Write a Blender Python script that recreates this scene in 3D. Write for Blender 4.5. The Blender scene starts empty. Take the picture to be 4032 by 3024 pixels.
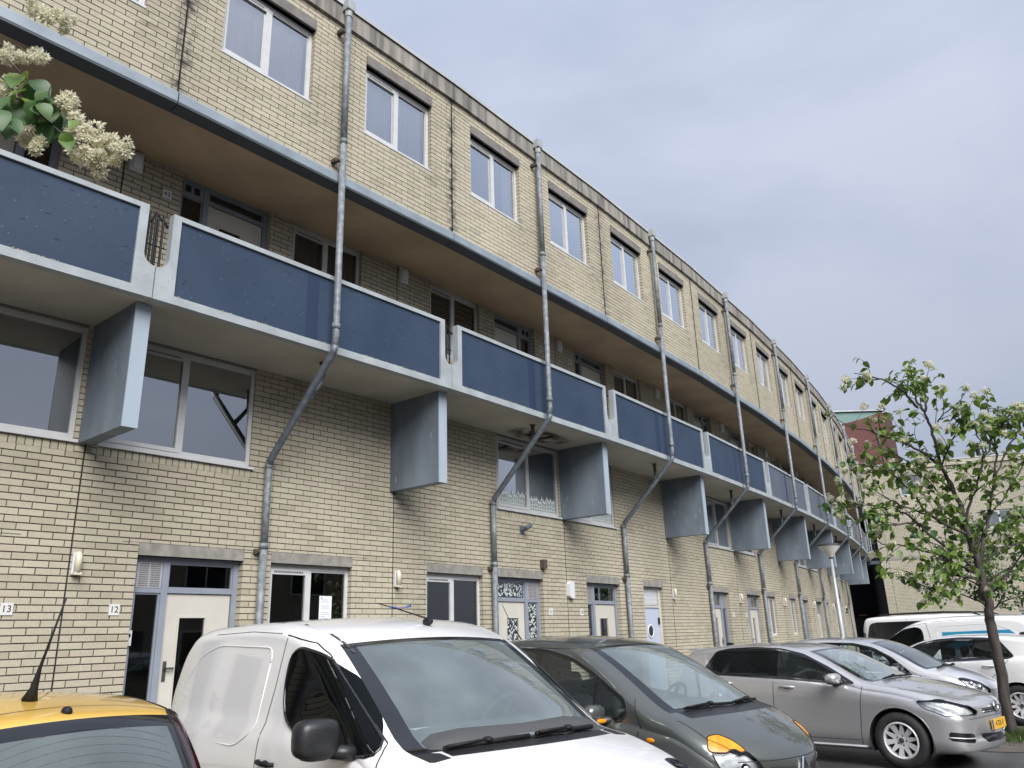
import bpy, bmesh, math, random
import numpy as np
from mathutils import Vector, Matrix, noise as mnoise
from mathutils.bvhtree import BVHTree
R=math.radians; rnd=random.Random(7)
sc=bpy.context.scene; col=sc.collection
# ------------------------------------------------------------------ camera
PITCH=R(17.923); ROLL=R(1.853); CH=1.6
cam=bpy.data.cameras.new('camera'); cam.lens=27.836; cam.sensor_width=36; cam.sensor_fit='HORIZONTAL'
cam.clip_start=.05; cam.clip_end=3000
co=bpy.data.objects.new('camera',cam); col.objects.link(co); sc.camera=co
_s,_c=math.sin(PITCH),math.cos(PITCH)
R0=Vector((1,0,0));U0=Vector((0,-_s,_c));F0=Vector((0,_c,_s))
CR=R0*math.cos(ROLL)-U0*math.sin(ROLL); CU=R0*math.sin(ROLL)+U0*math.cos(ROLL)
co.matrix_world=Matrix(((CR.x,CU.x,-F0.x,0),(CR.y,CU.y,-F0.y,0),(CR.z,CU.z,-F0.z,CH),(0,0,0,1)))
# ------------------------------------------------------------------ sky, sun, exposure
SUN_EL,SUN_AZ=R(40),R(160)          # azimuth clockwise from +Y
w=bpy.data.worlds.new('World'); sc.world=w; w.use_nodes=True; nt=w.node_tree; nt.nodes.clear()
N=lambda t:nt.nodes.new(t)
out=N('ShaderNodeOutputWorld'); bg=N('ShaderNodeBackground'); sky=N('ShaderNodeTexSky')
sky.sky_type='NISHITA'; sky.sun_disc=False; sky.sun_elevation=SUN_EL; sky.sun_rotation=SUN_AZ; sky.dust_density=3
tc=N('ShaderNodeTexCoord'); mp=N('ShaderNodeMapping'); mp.inputs['Scale'].default_value=(1,1,1.9)
n1=N('ShaderNodeTexNoise'); n1.inputs['Scale'].default_value=1.7; n1.inputs['Detail'].default_value=5; n1.inputs['Roughness'].default_value=.5; n1.inputs['Distortion'].default_value=.35
rp=N('ShaderNodeValToRGB'); rp.color_ramp.elements[0].position=.36; rp.color_ramp.elements[1].position=.64
rp.color_ramp.elements[0].color=(.80,.925,1.20,1); rp.color_ramp.elements[1].color=(1.18,1.27,1.53,1)
sx=N('ShaderNodeSeparateXYZ'); mr=N('ShaderNodeMapRange')       # overcast dome: the zenith is brighter than the horizon all the way round
mr.inputs[1].default_value=0; mr.inputs[2].default_value=1; mr.inputs[3].default_value=.85; mr.inputs[4].default_value=1.95
mu=N('ShaderNodeMix'); mu.data_type='RGBA'; mu.blend_type='MULTIPLY'; mu.inputs[0].default_value=1
mx=N('ShaderNodeMix'); mx.data_type='RGBA'; mx.inputs[0].default_value=.95
L=nt.links.new
L(tc.outputs['Generated'],mp.inputs[0]); L(mp.outputs[0],n1.inputs['Vector']); L(n1.outputs['Fac'],rp.inputs[0])
L(tc.outputs['Generated'],sx.inputs[0]); L(sx.outputs['Z'],mr.inputs[0])
L(rp.outputs[0],mu.inputs[6]); L(mr.outputs[0],mu.inputs[7])
L(sky.outputs[0],mx.inputs[6]); L(mu.outputs[2],mx.inputs[7]); L(mx.outputs[2],bg.inputs[0]); bg.inputs[1].default_value=.1
L(bg.outputs[0],out.inputs[0])
sd=bpy.data.lights.new('sun','SUN'); sd.energy=1.4; sd.angle=R(44); sd.color=(1,.98,.955)
so=bpy.data.objects.new('sun',sd); col.objects.link(so)
sv=Vector((math.sin(SUN_AZ)*math.cos(SUN_EL),math.cos(SUN_AZ)*math.cos(SUN_EL),math.sin(SUN_EL)))
so.rotation_euler=sv.to_track_quat('Z','Y').to_euler(); so.location=(20,-20,40)
sc.view_settings.view_transform='Standard'; sc.view_settings.look='None'; sc.view_settings.gamma=1; sc.view_settings.exposure=1.9
sc.render.engine='CYCLES'; sc.cycles.max_bounces=8; sc.cycles.transparent_max_bounces=16; sc.cycles.glossy_bounces=4; sc.cycles.diffuse_bounces=5; sc.cycles.caustics_reflective=False; sc.cycles.caustics_refractive=False
sc.render.resolution_x=1024; sc.render.resolution_y=768
# ------------------------------------------------------------------ object helpers
WM={}
def add(name,mesh,parent=None,M=None,**props):
    o=bpy.data.objects.new(name,mesh); col.objects.link(o)
    M=M or Matrix.Identity(4); o.matrix_world=M; WM[o]=M.copy()
    if parent:
        o.parent=parent; o.matrix_parent_inverse=WM[parent].inverted(); o.matrix_basis=M
    for k,v in props.items(): o[k]=v
    return o
def thing(name,label,cat,M=None,group=None):
    o=add(name,None,None,M); o['label']=label; o['category']=cat
    if group: o['group']=group
    return o
def T(x,y,z=0): return Matrix.Translation((x,y,z))
def TR(x,y,z,a): return Matrix.Translation((x,y,z))@Matrix.Rotation(a,4,'Z')
class MB:
    def __init__(s): s.v=[];s.f=[];s.m=[];s.cur=0
    def add(s,vs,fs):
        b=len(s.v); s.v+= [tuple(v) for v in vs]; s.f+=[tuple(i+b for i in f) for f in fs]; s.m+=[s.cur]*len(fs); return s
    def box(s,x0,x1,y0,y1,z0,z1,M=None,skip=()):
        vs=[Vector(p) for p in ((x0,y0,z0),(x1,y0,z0),(x1,y1,z0),(x0,y1,z0),(x0,y0,z1),(x1,y0,z1),(x1,y1,z1),(x0,y1,z1))]
        if M: vs=[M@v for v in vs]
        fs={'b':(3,2,1,0),'t':(4,5,6,7),'f':(0,1,5,4),'r':(1,2,6,5),'k':(2,3,7,6),'l':(3,0,4,7)}
        return s.add(vs,[f for k,f in fs.items() if k not in skip])
    def quad(s,*p): return s.add(p,[tuple(range(len(p)))])
    def tube(s,pts,r,n=8,cap=True):
        pts=[Vector(p) for p in pts]; k=len(pts); rr=r if isinstance(r,(list,tuple)) else [r]*k
        t0=(pts[1]-pts[0]).normalized(); a=t0.orthogonal().normalized(); vs=[]
        for i,p in enumerate(pts):
            t=(pts[min(i+1,k-1)]-pts[max(i-1,0)]).normalized()
            a=(a-t*a.dot(t)); a=a.normalized() if a.length>1e-6 else t.orthogonal().normalized()
            b=t.cross(a)
            for j in range(n):
                th=2*math.pi*j/n; vs.append(p+(a*math.cos(th)+b*math.sin(th))*rr[i])
        fs=[(i*n+j,i*n+(j+1)%n,(i+1)*n+(j+1)%n,(i+1)*n+j) for i in range(k-1) for j in range(n)]
        if cap: fs+=[tuple(range(n-1,-1,-1)),tuple(range((k-1)*n,k*n))]
        return s.add(vs,fs)
    def lathe(s,prof,n=20,M=None,cap=False):
        vs=[]
        for r_,z in prof:
            for j in range(n):
                th=2*math.pi*j/n; v=Vector((r_*math.cos(th),r_*math.sin(th),z)); vs.append(M@v if M else v)
        k=len(prof)
        fs=[(i*n+j,i*n+(j+1)%n,(i+1)*n+(j+1)%n,(i+1)*n+j) for i in range(k-1) for j in range(n)]
        if cap: fs+=[tuple(range(n-1,-1,-1)),tuple(range((k-1)*n,k*n))]
        return s.add(vs,fs)
    def prism(s,poly,f,d0,d1):           # poly 2-D, f(a,b,d)->3-D
        n=len(poly); vs=[f(a,b,d0) for a,b in poly]+[f(a,b,d1) for a,b in poly]
        return s.add(vs,[tuple(range(n)),tuple(range(2*n-1,n-1,-1))]+[(i,i+n,(i+1)%n+n,(i+1)%n) for i in range(n)])
    def sph(s,c,rx,ry,rz,nu=12,nv=8,p=1.0,M=None):
        vs=[];sg=lambda q:math.copysign(abs(q)**p,q)
        for i in range(nv+1):
            ph=-math.pi/2+math.pi*i/nv
            for j in range(nu):
                th=2*math.pi*j/nu
                v=Vector((rx*sg(math.cos(ph))*sg(math.cos(th)),ry*sg(math.cos(ph))*sg(math.sin(th)),rz*sg(math.sin(ph))))
                if M: v=M@v
                vs.append(Vector(c)+v)
        return s.add(vs,[(i*nu+j,i*nu+(j+1)%nu,(i+1)*nu+(j+1)%nu,(i+1)*nu+j) for i in range(nv) for j in range(nu)])
    def mesh(s,name,mats,smooth=False,fix=True):
        me=bpy.data.meshes.new(name); me.from_pydata(s.v,[],s.f)
        for m in (mats if isinstance(mats,(list,tuple)) else [mats]): me.materials.append(m)
        if any(s.m): me.polygons.foreach_set('material_index',s.m)
        if smooth: me.polygons.foreach_set('use_smooth',[True]*len(s.f))
        if fix:
            bm=bmesh.new(); bm.from_mesh(me); bmesh.ops.remove_doubles(bm,verts=bm.verts,dist=1e-5); bmesh.ops.recalc_face_normals(bm,faces=bm.faces); bm.to_mesh(me); bm.free()
        me.update(); return me
    def put(s,name,mats,parent=None,M=None,smooth=False,fix=True,**pr):
        return add(name,s.mesh(name,mats,smooth,fix),parent,M,**pr)
def text_mesh(txt,size,mat,depth=.002):
    cu=bpy.data.curves.new('lettering','FONT'); cu.body=txt; cu.size=size; cu.extrude=depth; cu.align_x='CENTER'; cu.align_y='CENTER'; cu.resolution_u=3
    o=bpy.data.objects.new('lettering',cu); col.objects.link(o); dg=bpy.context.evaluated_depsgraph_get(); dg.update()
    me=bpy.data.meshes.new_from_object(o.evaluated_get(dg)); bpy.data.objects.remove(o); me.materials.clear(); me.materials.append(mat); return me
# ------------------------------------------------------------------ materials
def mat(name,c,rough=.6,metal=0,c2=None,sc_=8,stretch=None,lo=.35,hi=.65,bump=0,bsc=60,coat=0,spec=.5,detail=4,world=False,extra=None):
    m=bpy.data.materials.new(name); m.use_nodes=True; t=m.node_tree; b=t.nodes['Principled BSDF']
    b.inputs['Base Color'].default_value=(*c,1); b.inputs['Roughness'].default_value=rough; b.inputs['Metallic'].default_value=metal
    b.inputs['Coat Weight'].default_value=coat; b.inputs['Coat Roughness'].default_value=.04; b.inputs['Specular IOR Level'].default_value=spec
    n=t.nodes.new; l=t.links.new
    if c2 or bump or extra:
        src=n('ShaderNodeNewGeometry').outputs['Position'] if world else n('ShaderNodeTexCoord').outputs['Object']
    if c2:
        mp=n('ShaderNodeMapping'); l(src,mp.inputs[0])
        if stretch: mp.inputs['Scale'].default_value=stretch
        nz=n('ShaderNodeTexNoise'); nz.inputs['Scale'].default_value=sc_; nz.inputs['Detail'].default_value=detail; l(mp.outputs[0],nz.inputs['Vector'])
        r_=n('ShaderNodeMapRange'); r_.inputs[1].default_value=lo; r_.inputs[2].default_value=hi; l(nz.outputs['Fac'],r_.inputs[0])
        x=n('ShaderNodeMix'); x.data_type='RGBA'; x.inputs[6].default_value=(*c,1); x.inputs[7].default_value=(*c2,1); l(r_.outputs[0],x.inputs[0]); l(x.outputs[2],b.inputs['Base Color'])
        m['cout']=x.name
    if bump:
        nb=n('ShaderNodeTexNoise'); nb.inputs['Scale'].default_value=bsc; nb.inputs['Detail'].default_value=4; l(src,nb.inputs['Vector'])
        bp=n('ShaderNodeBump'); bp.inputs['Strength'].default_value=bump; bp.inputs['Distance'].default_value=.01; l(nb.outputs['Fac'],bp.inputs['Height']); l(bp.outputs[0],b.inputs['Normal'])
    if extra: extra(t,b,src,n,l)
    return m
def spots(c,scale,thr,keep=None,st=(1,1,1)):
    """scattered small marks (lichen, chips) laid over the colour below"""
    def f(t,b,src,n,l):
        mp=n('ShaderNodeMapping'); mp.inputs['Scale'].default_value=st; l(src,mp.inputs[0])
        v=n('ShaderNodeTexVoronoi'); v.inputs['Scale'].default_value=scale; l(mp.outputs[0],v.inputs['Vector'])
        nz=n('ShaderNodeTexNoise'); nz.inputs['Scale'].default_value=scale*.35; l(src,nz.inputs['Vector'])
        a=n('ShaderNodeMath'); a.operation='MULTIPLY'; l(nz.outputs['Fac'],a.inputs[0]); a.inputs[1].default_value=thr*2
        lt=n('ShaderNodeMath'); lt.operation='LESS_THAN'; l(v.outputs['Distance'],lt.inputs[0]); l(a.outputs[0],lt.inputs[1])
        gt=n('ShaderNodeMath'); gt.operation='GREATER_THAN'; l(nz.outputs['Fac'],gt.inputs[0]); gt.inputs[1].default_value=.52
        ml=n('ShaderNodeMath'); ml.operation='MULTIPLY'; l(lt.outputs[0],ml.inputs[0]); l(gt.outputs[0],ml.inputs[1])
        x=n('ShaderNodeMix'); x.data_type='RGBA'; x.inputs[7].default_value=(*c,1); l(ml.outputs[0],x.inputs[0])
        if b.inputs['Base Color'].links: l(b.inputs['Base Color'].links[0].from_socket,x.inputs[6])
        else: x.inputs[6].default_value=b.inputs['Base Color'].default_value
        l(x.outputs[2],b.inputs['Base Color'])
    return f
def both(*fs):
    def f(*a):
        for q in fs: q(*a)
    return f
def glass(name,tint=(.80,.86,.86),k=1.5,rough=0,dirt=0):
    m=bpy.data.materials.new(name); m.use_nodes=True; t=m.node_tree; t.nodes.clear(); n=t.nodes.new; l=t.links.new
    o=n('ShaderNodeOutputMaterial'); tr=n('ShaderNodeBsdfTransparent'); tr.inputs[0].default_value=(*tint,1)
    g=n('ShaderNodeBsdfGlossy'); g.inputs['Roughness'].default_value=rough; g.inputs[0].default_value=(.95,.97,1,1)
    fr=n('ShaderNodeFresnel'); fr.inputs[0].default_value=1.5; mm=n('ShaderNodeMath'); mm.operation='MULTIPLY'; mm.use_clamp=True; mm.inputs[1].default_value=k
    x=n('ShaderNodeMixShader'); l(fr.outputs[0],mm.inputs[0]); l(mm.outputs[0],x.inputs[0]); l(tr.outputs[0],x.inputs[1]); l(g.outputs[0],x.inputs[2])
    last=x
    if dirt:                                      # a film of rain and dust on the pane
        s=n('ShaderNodeTexCoord'); nz=n('ShaderNodeTexNoise'); nz.inputs['Scale'].default_value=2.2; nz.inputs['Detail'].default_value=7; l(s.outputs['Object'],nz.inputs['Vector'])
        r_=n('ShaderNodeMapRange'); r_.inputs[1].default_value=.4; r_.inputs[2].default_value=.8; r_.inputs[3].default_value=dirt*.75; r_.inputs[4].default_value=dirt*1.3; l(nz.outputs['Fac'],r_.inputs[0])
        df=n('ShaderNodeBsdfDiffuse'); df.inputs[0].default_value=(.42,.50,.51,1); y=n('ShaderNodeMixShader'); l(r_.outputs[0],y.inputs[0]); l(x.outputs[0],y.inputs[1]); l(df.outputs[0],y.inputs[2]); last=y
    l(last.outputs[0],o.inputs[0]); return m
def paint(name,c,metal=0,rough=.35,c2=None,extra=None):
    m=mat(name,c,rough,metal,c2=c2,sc_=3,coat=1,extra=extra); t=m.node_tree; b=t.nodes['Principled BSDF']; n=t.nodes.new; l=t.links.new
    g=n('ShaderNodeNewGeometry'); d=n('ShaderNodeBsdfDiffuse'); d.inputs[0].default_value=(.03,.03,.032,1); x=n('ShaderNodeMixShader')
    l(g.outputs['Backfacing'],x.inputs[0]); l(b.outputs[0],x.inputs[1]); l(d.outputs[0],x.inputs[2]); l(x.outputs[0],t.nodes['Material Output'].inputs[0]); return m
def brick_mat(name,cols):
    m=bpy.data.materials.new(name); m.use_nodes=True; t=m.node_tree; b=t.nodes['Principled BSDF']; b.inputs['Roughness'].default_value=.85; b.inputs['Specular IOR Level'].default_value=.25; n=t.nodes.new; l=t.links.new
    oi=n('ShaderNodeObjectInfo'); g=n('ShaderNodeNewGeometry'); a=n('ShaderNodeMath'); a.operation='ADD'; l(oi.outputs['Random'],a.inputs[0]); l(g.outputs['Random Per Island'],a.inputs[1])
    fr=n('ShaderNodeMath'); fr.operation='FRACT'; l(a.outputs[0],fr.inputs[0])
    rp=n('ShaderNodeValToRGB'); e=rp.color_ramp.elements; e[0].color=(*cols[0],1); e[1].color=(*cols[-1],1)
    for i,c in enumerate(cols[1:-1]): e.new((i+1)/(len(cols)-1)).color=(*c,1)
    l(fr.outputs[0],rp.inputs[0])
    nz=n('ShaderNodeTexNoise'); nz.inputs['Scale'].default_value=26; nz.inputs['Detail'].default_value=6; nz.inputs['Roughness'].default_value=.7; l(g.outputs['Position'],nz.inputs['Vector'])
    mr=n('ShaderNodeMapRange'); mr.inputs[1].default_value=.25; mr.inputs[2].default_value=.75; mr.inputs[3].default_value=.86; mr.inputs[4].default_value=1.08; l(nz.outputs['Fac'],mr.inputs[0])
    n2=n('ShaderNodeTexNoise'); n2.inputs['Scale'].default_value=.55; n2.inputs['Detail'].default_value=5; mp=n('ShaderNodeMapping'); mp.inputs['Scale'].default_value=(1,1,.45); l(g.outputs['Position'],mp.inputs[0]); l(mp.outputs[0],n2.inputs['Vector'])
    m2=n('ShaderNodeMapRange'); m2.inputs[1].default_value=.3; m2.inputs[2].default_value=.7; m2.inputs[3].default_value=.84; m2.inputs[4].default_value=1.06; l(n2.outputs['Fac'],m2.inputs[0])
    mm=n('ShaderNodeMath'); mm.operation='MULTIPLY'; l(mr.outputs[0],mm.inputs[0]); l(m2.outputs[0],mm.inputs[1])
    x=n('ShaderNodeMix'); x.data_type='RGBA'; x.blend_type='MULTIPLY'; x.inputs[0].default_value=1; l(rp.outputs[0],x.inputs[6]); l(mm.outputs[0],x.inputs[7])
    at=n('ShaderNodeAttribute'); at.attribute_name='soot'; y=n('ShaderNodeMix'); y.data_type='RGBA'; y.inputs[7].default_value=(.035,.033,.035,1)
    ns=n('ShaderNodeTexNoise'); ns.inputs['Scale'].default_value=9; ns.inputs['Detail'].default_value=5; l(g.outputs['Position'],ns.inputs['Vector'])
    ms=n('ShaderNodeMath'); ms.operation='MULTIPLY'; ms.use_clamp=True; mr3=n('ShaderNodeMapRange'); mr3.inputs[1].default_value=.35; mr3.inputs[2].default_value=.65; l(ns.outputs['Fac'],mr3.inputs[0]); l(mr3.outputs[0],ms.inputs[0]); l(at.outputs['Fac'],ms.inputs[1])
    l(ms.outputs[0],y.inputs[0]); l(x.outputs[2],y.inputs[6]); l(y.outputs[2],b.inputs['Base Color'])
    bp=n('ShaderNodeBump'); bp.inputs['Strength'].default_value=.25; bp.inputs['Distance'].default_value=.006; l(nz.outputs['Fac'],bp.inputs['Height']); l(bp.outputs[0],b.inputs['Normal'])
    return m
K={}
K['brick']=brick_mat('yellow_brick',[(.38,.348,.262),(.44,.406,.312),(.46,.426,.326),(.44,.388,.308),(.475,.44,.342)])
K['brick_far']=brick_mat('pale_yellow_brick',[(.42,.39,.30),(.46,.43,.34),(.48,.45,.365),(.465,.43,.35)])
K['mortar']=mat('dark_mortar',(.045,.039,.038),.95,c2=(.075,.066,.063),sc_=5,world=True)
K['mortar_low']=mat('grey_brown_mortar',(.082,.072,.064),.95,c2=(.115,.102,.09),sc_=5,world=True)
K['lintel']=mat('concrete_lintel',(.29,.275,.245),.85,c2=(.20,.19,.172),sc_=7,bump=.3,bsc=45,world=True)
K['lintel_dark']=mat('weathered_lintel',(.20,.185,.178),.85,c2=(.145,.135,.13),sc_=6,bump=.3,bsc=45,world=True)
K['parapet']=mat('streaked_concrete',(.31,.29,.255),.85,c2=(.095,.09,.087),sc_=6.5,stretch=(1,1,.10),lo=.36,hi=.70,bump=.3,bsc=50,world=True,detail=8)
K['frame_conc']=mat('pale_blue_concrete',(.35,.385,.405),.7,c2=(.28,.31,.325),sc_=3,world=True,extra=spots((.16,.17,.14),26,.13),bump=.15,bsc=40)
K['slab']=mat('painted_slab',(.46,.44,.38),.85,c2=(.38,.36,.31),sc_=1.3,world=True)
K['slab_stain']=mat('sooty_stain',(.05,.045,.04),.9,c2=(.16,.145,.125),sc_=4,world=True)
K['panel']=mat('blue_panel',(.027,.045,.080),.55,spec=.25,c2=(.035,.055,.094),sc_=1.2,world=True,extra=both(spots((.085,.11,.14),14,.10),spots((.010,.018,.036),7,.11,st=(.6,.6,2.6)),spots((.12,.12,.085),9,.045)),bump=.25,bsc=9)
K['panel_sky_sheen']=mat('blue_panel_sky_sheen',(.055,.075,.12),.35,c2=(.075,.09,.125),sc_=1.2,world=True)  # grey of the far bays: grazing sky reflection put into the colour
K['streak']=mat('dark_blue_streak',(.014,.028,.068),.45)
K['fin']=mat('shaded_slate_fin',(.175,.21,.25),.65,c2=(.115,.142,.175),sc_=2.2,stretch=(1,1,.35),world=True,extra=spots((.20,.24,.275),9,.16,st=(1,1,.3)))  # fin sides coloured darker, shade below the slab mixed into the slate tone
K['fin_edge']=mat('pale_fin_edge',(.34,.40,.465),.6,c2=(.30,.36,.42),sc_=3,stretch=(1,1,.3),world=True,extra=spots((.2,.22,.22),30,.05))
K['zinc']=mat('zinc_flashing',(.27,.315,.355),.5,.1,c2=(.20,.24,.275),sc_=2.6,world=True)
K['fascia']=mat('slate_fascia',(.038,.05,.065),.6,c2=(.048,.06,.076),sc_=3,world=True)
K['soffit']=mat('brown_soffit',(.46,.345,.24),.6,c2=(.35,.265,.185),sc_=1.1,stretch=(1,1,1),world=True,extra=spots((.30,.22,.16),18,.03))
K['pipe']=mat('galvanised_pipe',(.135,.152,.168),.55,.1,c2=(.225,.243,.257),sc_=11,world=True,lo=.42,hi=.62)
K['pipe_dark']=mat('dull_zinc_pipe',(.085,.10,.118),.5,.15,c2=(.135,.155,.172),sc_=9,world=True)
K['cast']=mat('grey_hopper',(.35,.375,.37),.6,c2=(.29,.31,.31),sc_=5)
K['rust']=mat('rusty_bracket',(.10,.065,.045),.9,c2=(.05,.045,.04),sc_=30)
K['stub']=mat('brown_plastic_pipe',(.075,.06,.055),.5)
K['white']=mat('white_frame',(.56,.57,.575),.4,c2=(.50,.51,.515),sc_=4)
K['bluegrey']=mat('bluegrey_frame',(.245,.27,.318),.5,c2=(.22,.245,.29),sc_=4)
K['cream']=mat('cream_door',(.53,.51,.455),.5,c2=(.49,.47,.42),sc_=2)
K['lav']=mat('lavender_door',(.44,.48,.60),.45)
K['gap']=mat('dark_gap',(.012,.012,.013),.8)
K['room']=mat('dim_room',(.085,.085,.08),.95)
K['curtain']=mat('net_curtain',(.84,.84,.85),.9,c2=(.72,.73,.75),sc_=3,stretch=(9,9,.4)); K['pink']=mat('pink_curtain',(.56,.45,.56),.9,c2=(.46,.46,.54),sc_=4)
K['drape']=mat('grey_drape',(.22,.21,.19),.9,c2=(.15,.145,.135),sc_=3,stretch=(9,9,.3)); K['blind']=mat('pale_blind',(.50,.53,.57),.8)
K['glass']=glass('window_glass',(.97,.98,.99),9.0); K['glass_dark']=glass('dark_window_glass',(.45,.51,.52),9.0)
K['lampw']=mat('wall_lamp_plastic',(.62,.56,.42),.4,c2=(.66,.62,.52),sc_=20); K['lampwhite']=mat('white_lamp',(.62,.63,.66),.4)
K['plate']=mat('house_number_plate',(.62,.62,.60),.4); K['ink']=mat('black_lettering',(.015,.015,.017),.5)
K['black']=mat('black_metal',(.010,.010,.011),.6,spec=.3); K['blackplastic']=mat('black_plastic',(.018,.019,.021),.38,bump=.08,bsc=300)
K['gloss_black']=mat('gloss_black',(.008,.009,.011),.12,coat=.5); K['rubber']=mat('tyre_rubber',(.016,.016,.017),.75,c2=(.025,.025,.025),sc_=12)
K['alloy']=mat('alloy_rim',(.72,.72,.73),.32,.35); K['chrome']=mat('chrome',(.75,.76,.78),.1,1); K['dark']=mat('dark_trim',(.028,.03,.033),.6)
K['seat']=mat('seat_fabric',(.03,.032,.035),.9); K['dash']=mat('dashboard',(.06,.062,.065),.7); K['steel']=mat('brake_steel',(.10,.10,.105),.5,.6)
K['carglass']=glass('car_glass',(.80,.88,.87),1.5,dirt=.05); K['shieldglass']=glass('windscreen_glass',(.66,.78,.77),1.7,dirt=.24); K['privacy']=glass('tinted_car_glass',(.06,.075,.08),1.4,dirt=.02); K['vanglass']=glass('dark_side_glass',(.02,.026,.03),.32,dirt=.01)
K['lens']=glass('headlight_lens',(.95,.97,.98),1.0); K['glass_low']=glass('ground_floor_glass',(.42,.48,.49),2.6); K['reflector']=mat('headlight_reflector',(.78,.79,.80),.35,.15,c2=(.50,.51,.53),sc_=14,lo=.45,hi=.6)
K['amber']=mat('amber_lens',(.80,.33,.01),.38,coat=.15,c2=(.72,.22,.005),sc_=14); K['red']=mat('red_lamp_lens',(.075,.008,.014),.14,coat=1,c2=(.022,.006,.009),sc_=9)
K['nplate']=mat('yellow_number_plate',(.72,.42,.03),.4)
K['asphalt']=mat('wet_asphalt',(.045,.046,.047),.34,c2=(.075,.074,.072),sc_=1.5,world=True,bump=.35,bsc=130,extra=None); K['soil']=mat('wet_soil',(.075,.062,.05),.7,c2=(.13,.115,.10),sc_=3,world=True,bump=.6,bsc=40)
K['paving']=mat('grey_paving',(.33,.32,.30),.7,c2=(.27,.26,.25),sc_=3,world=True)
K['bark']=mat('dark_bark',(.034,.028,.025),.9,c2=(.066,.057,.050),sc_=16,stretch=(1,1,.25),bump=.9,bsc=38); K['twig']=mat('twig_bark',(.045,.036,.030),.85)
def leafmat(name,c,c2,tr=.35):
    m=bpy.data.materials.new(name); m.use_nodes=True; t=m.node_tree; t.nodes.clear(); n=t.nodes.new; l=t.links.new
    oi=n('ShaderNodeObjectInfo'); g=n('ShaderNodeNewGeometry'); a=n('ShaderNodeMath'); a.operation='ADD'; l(oi.outputs['Random'],a.inputs[0]); l(g.outputs['Random Per Island'],a.inputs[1]); fr=n('ShaderNodeMath'); fr.operation='FRACT'; l(a.outputs[0],fr.inputs[0])
    x=n('ShaderNodeMix'); x.data_type='RGBA'; x.inputs[6].default_value=(*c,1); x.inputs[7].default_value=(*c2,1); l(fr.outputs[0],x.inputs[0])
    b=n('ShaderNodeBsdfPrincipled'); b.inputs['Roughness'].default_value=.42; l(x.outputs[2],b.inputs['Base Color']); d=n('ShaderNodeBsdfTranslucent'); l(x.outputs[2],d.inputs[0])
    s=n('ShaderNodeMixShader'); s.inputs[0].default_value=tr; l(b.outputs[0],s.inputs[1]); l(d.outputs[0],s.inputs[2]); o=n('ShaderNodeOutputMaterial'); l(s.outputs[0],o.inputs[0]); return m
K['leaf']=leafmat('green_leaf',(.085,.165,.03),(.21,.29,.055)); K['leaf_dark']=leafmat('deep_green_leaf',(.035,.095,.03),(.085,.165,.04),.3)
K['blossom']=leafmat('cream_blossom',(.72,.69,.50),(.80,.78,.66),.45); K['grass']=leafmat('grass_blade',(.05,.10,.025),(.10,.14,.04))
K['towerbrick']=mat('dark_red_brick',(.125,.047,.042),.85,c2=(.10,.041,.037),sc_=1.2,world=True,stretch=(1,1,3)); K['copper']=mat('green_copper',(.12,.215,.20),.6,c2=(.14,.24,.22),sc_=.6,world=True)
K['tower_dark']=mat('dark_brown_cladding',(.07,.035,.033),.8); K['whitemetal']=mat('white_metal_coping',(.46,.47,.48),.5,c2=(.38,.39,.40),sc_=2,world=True)
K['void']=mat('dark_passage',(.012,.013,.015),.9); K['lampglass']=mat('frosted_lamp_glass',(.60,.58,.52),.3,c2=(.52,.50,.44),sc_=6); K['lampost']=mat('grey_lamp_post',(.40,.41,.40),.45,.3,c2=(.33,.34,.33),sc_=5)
K['film']=mat('white_window_film',(.60,.66,.65),.7); K['louvre']=mat('grey_louvre',(.34,.34,.375),.5); K['paper']=mat('paper_notice',(.72,.75,.80),.7); K['orange']=mat('orange_strip',(.55,.20,.08),.5); K['sticker_blue']=mat('blue_stripe',(.03,.27,.52),.25,coat=.8,c2=(.03,.30,.42),sc_=1.2)
# ------------------------------------------------------------------ ground
rx,ry=60,60
g=MB(); g.quad((-400,-400,0),(400,-400,0),(400,600,0),(-400,600,0)); g.put('ground',K['asphalt'],fix=False,kind='structure')
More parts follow.
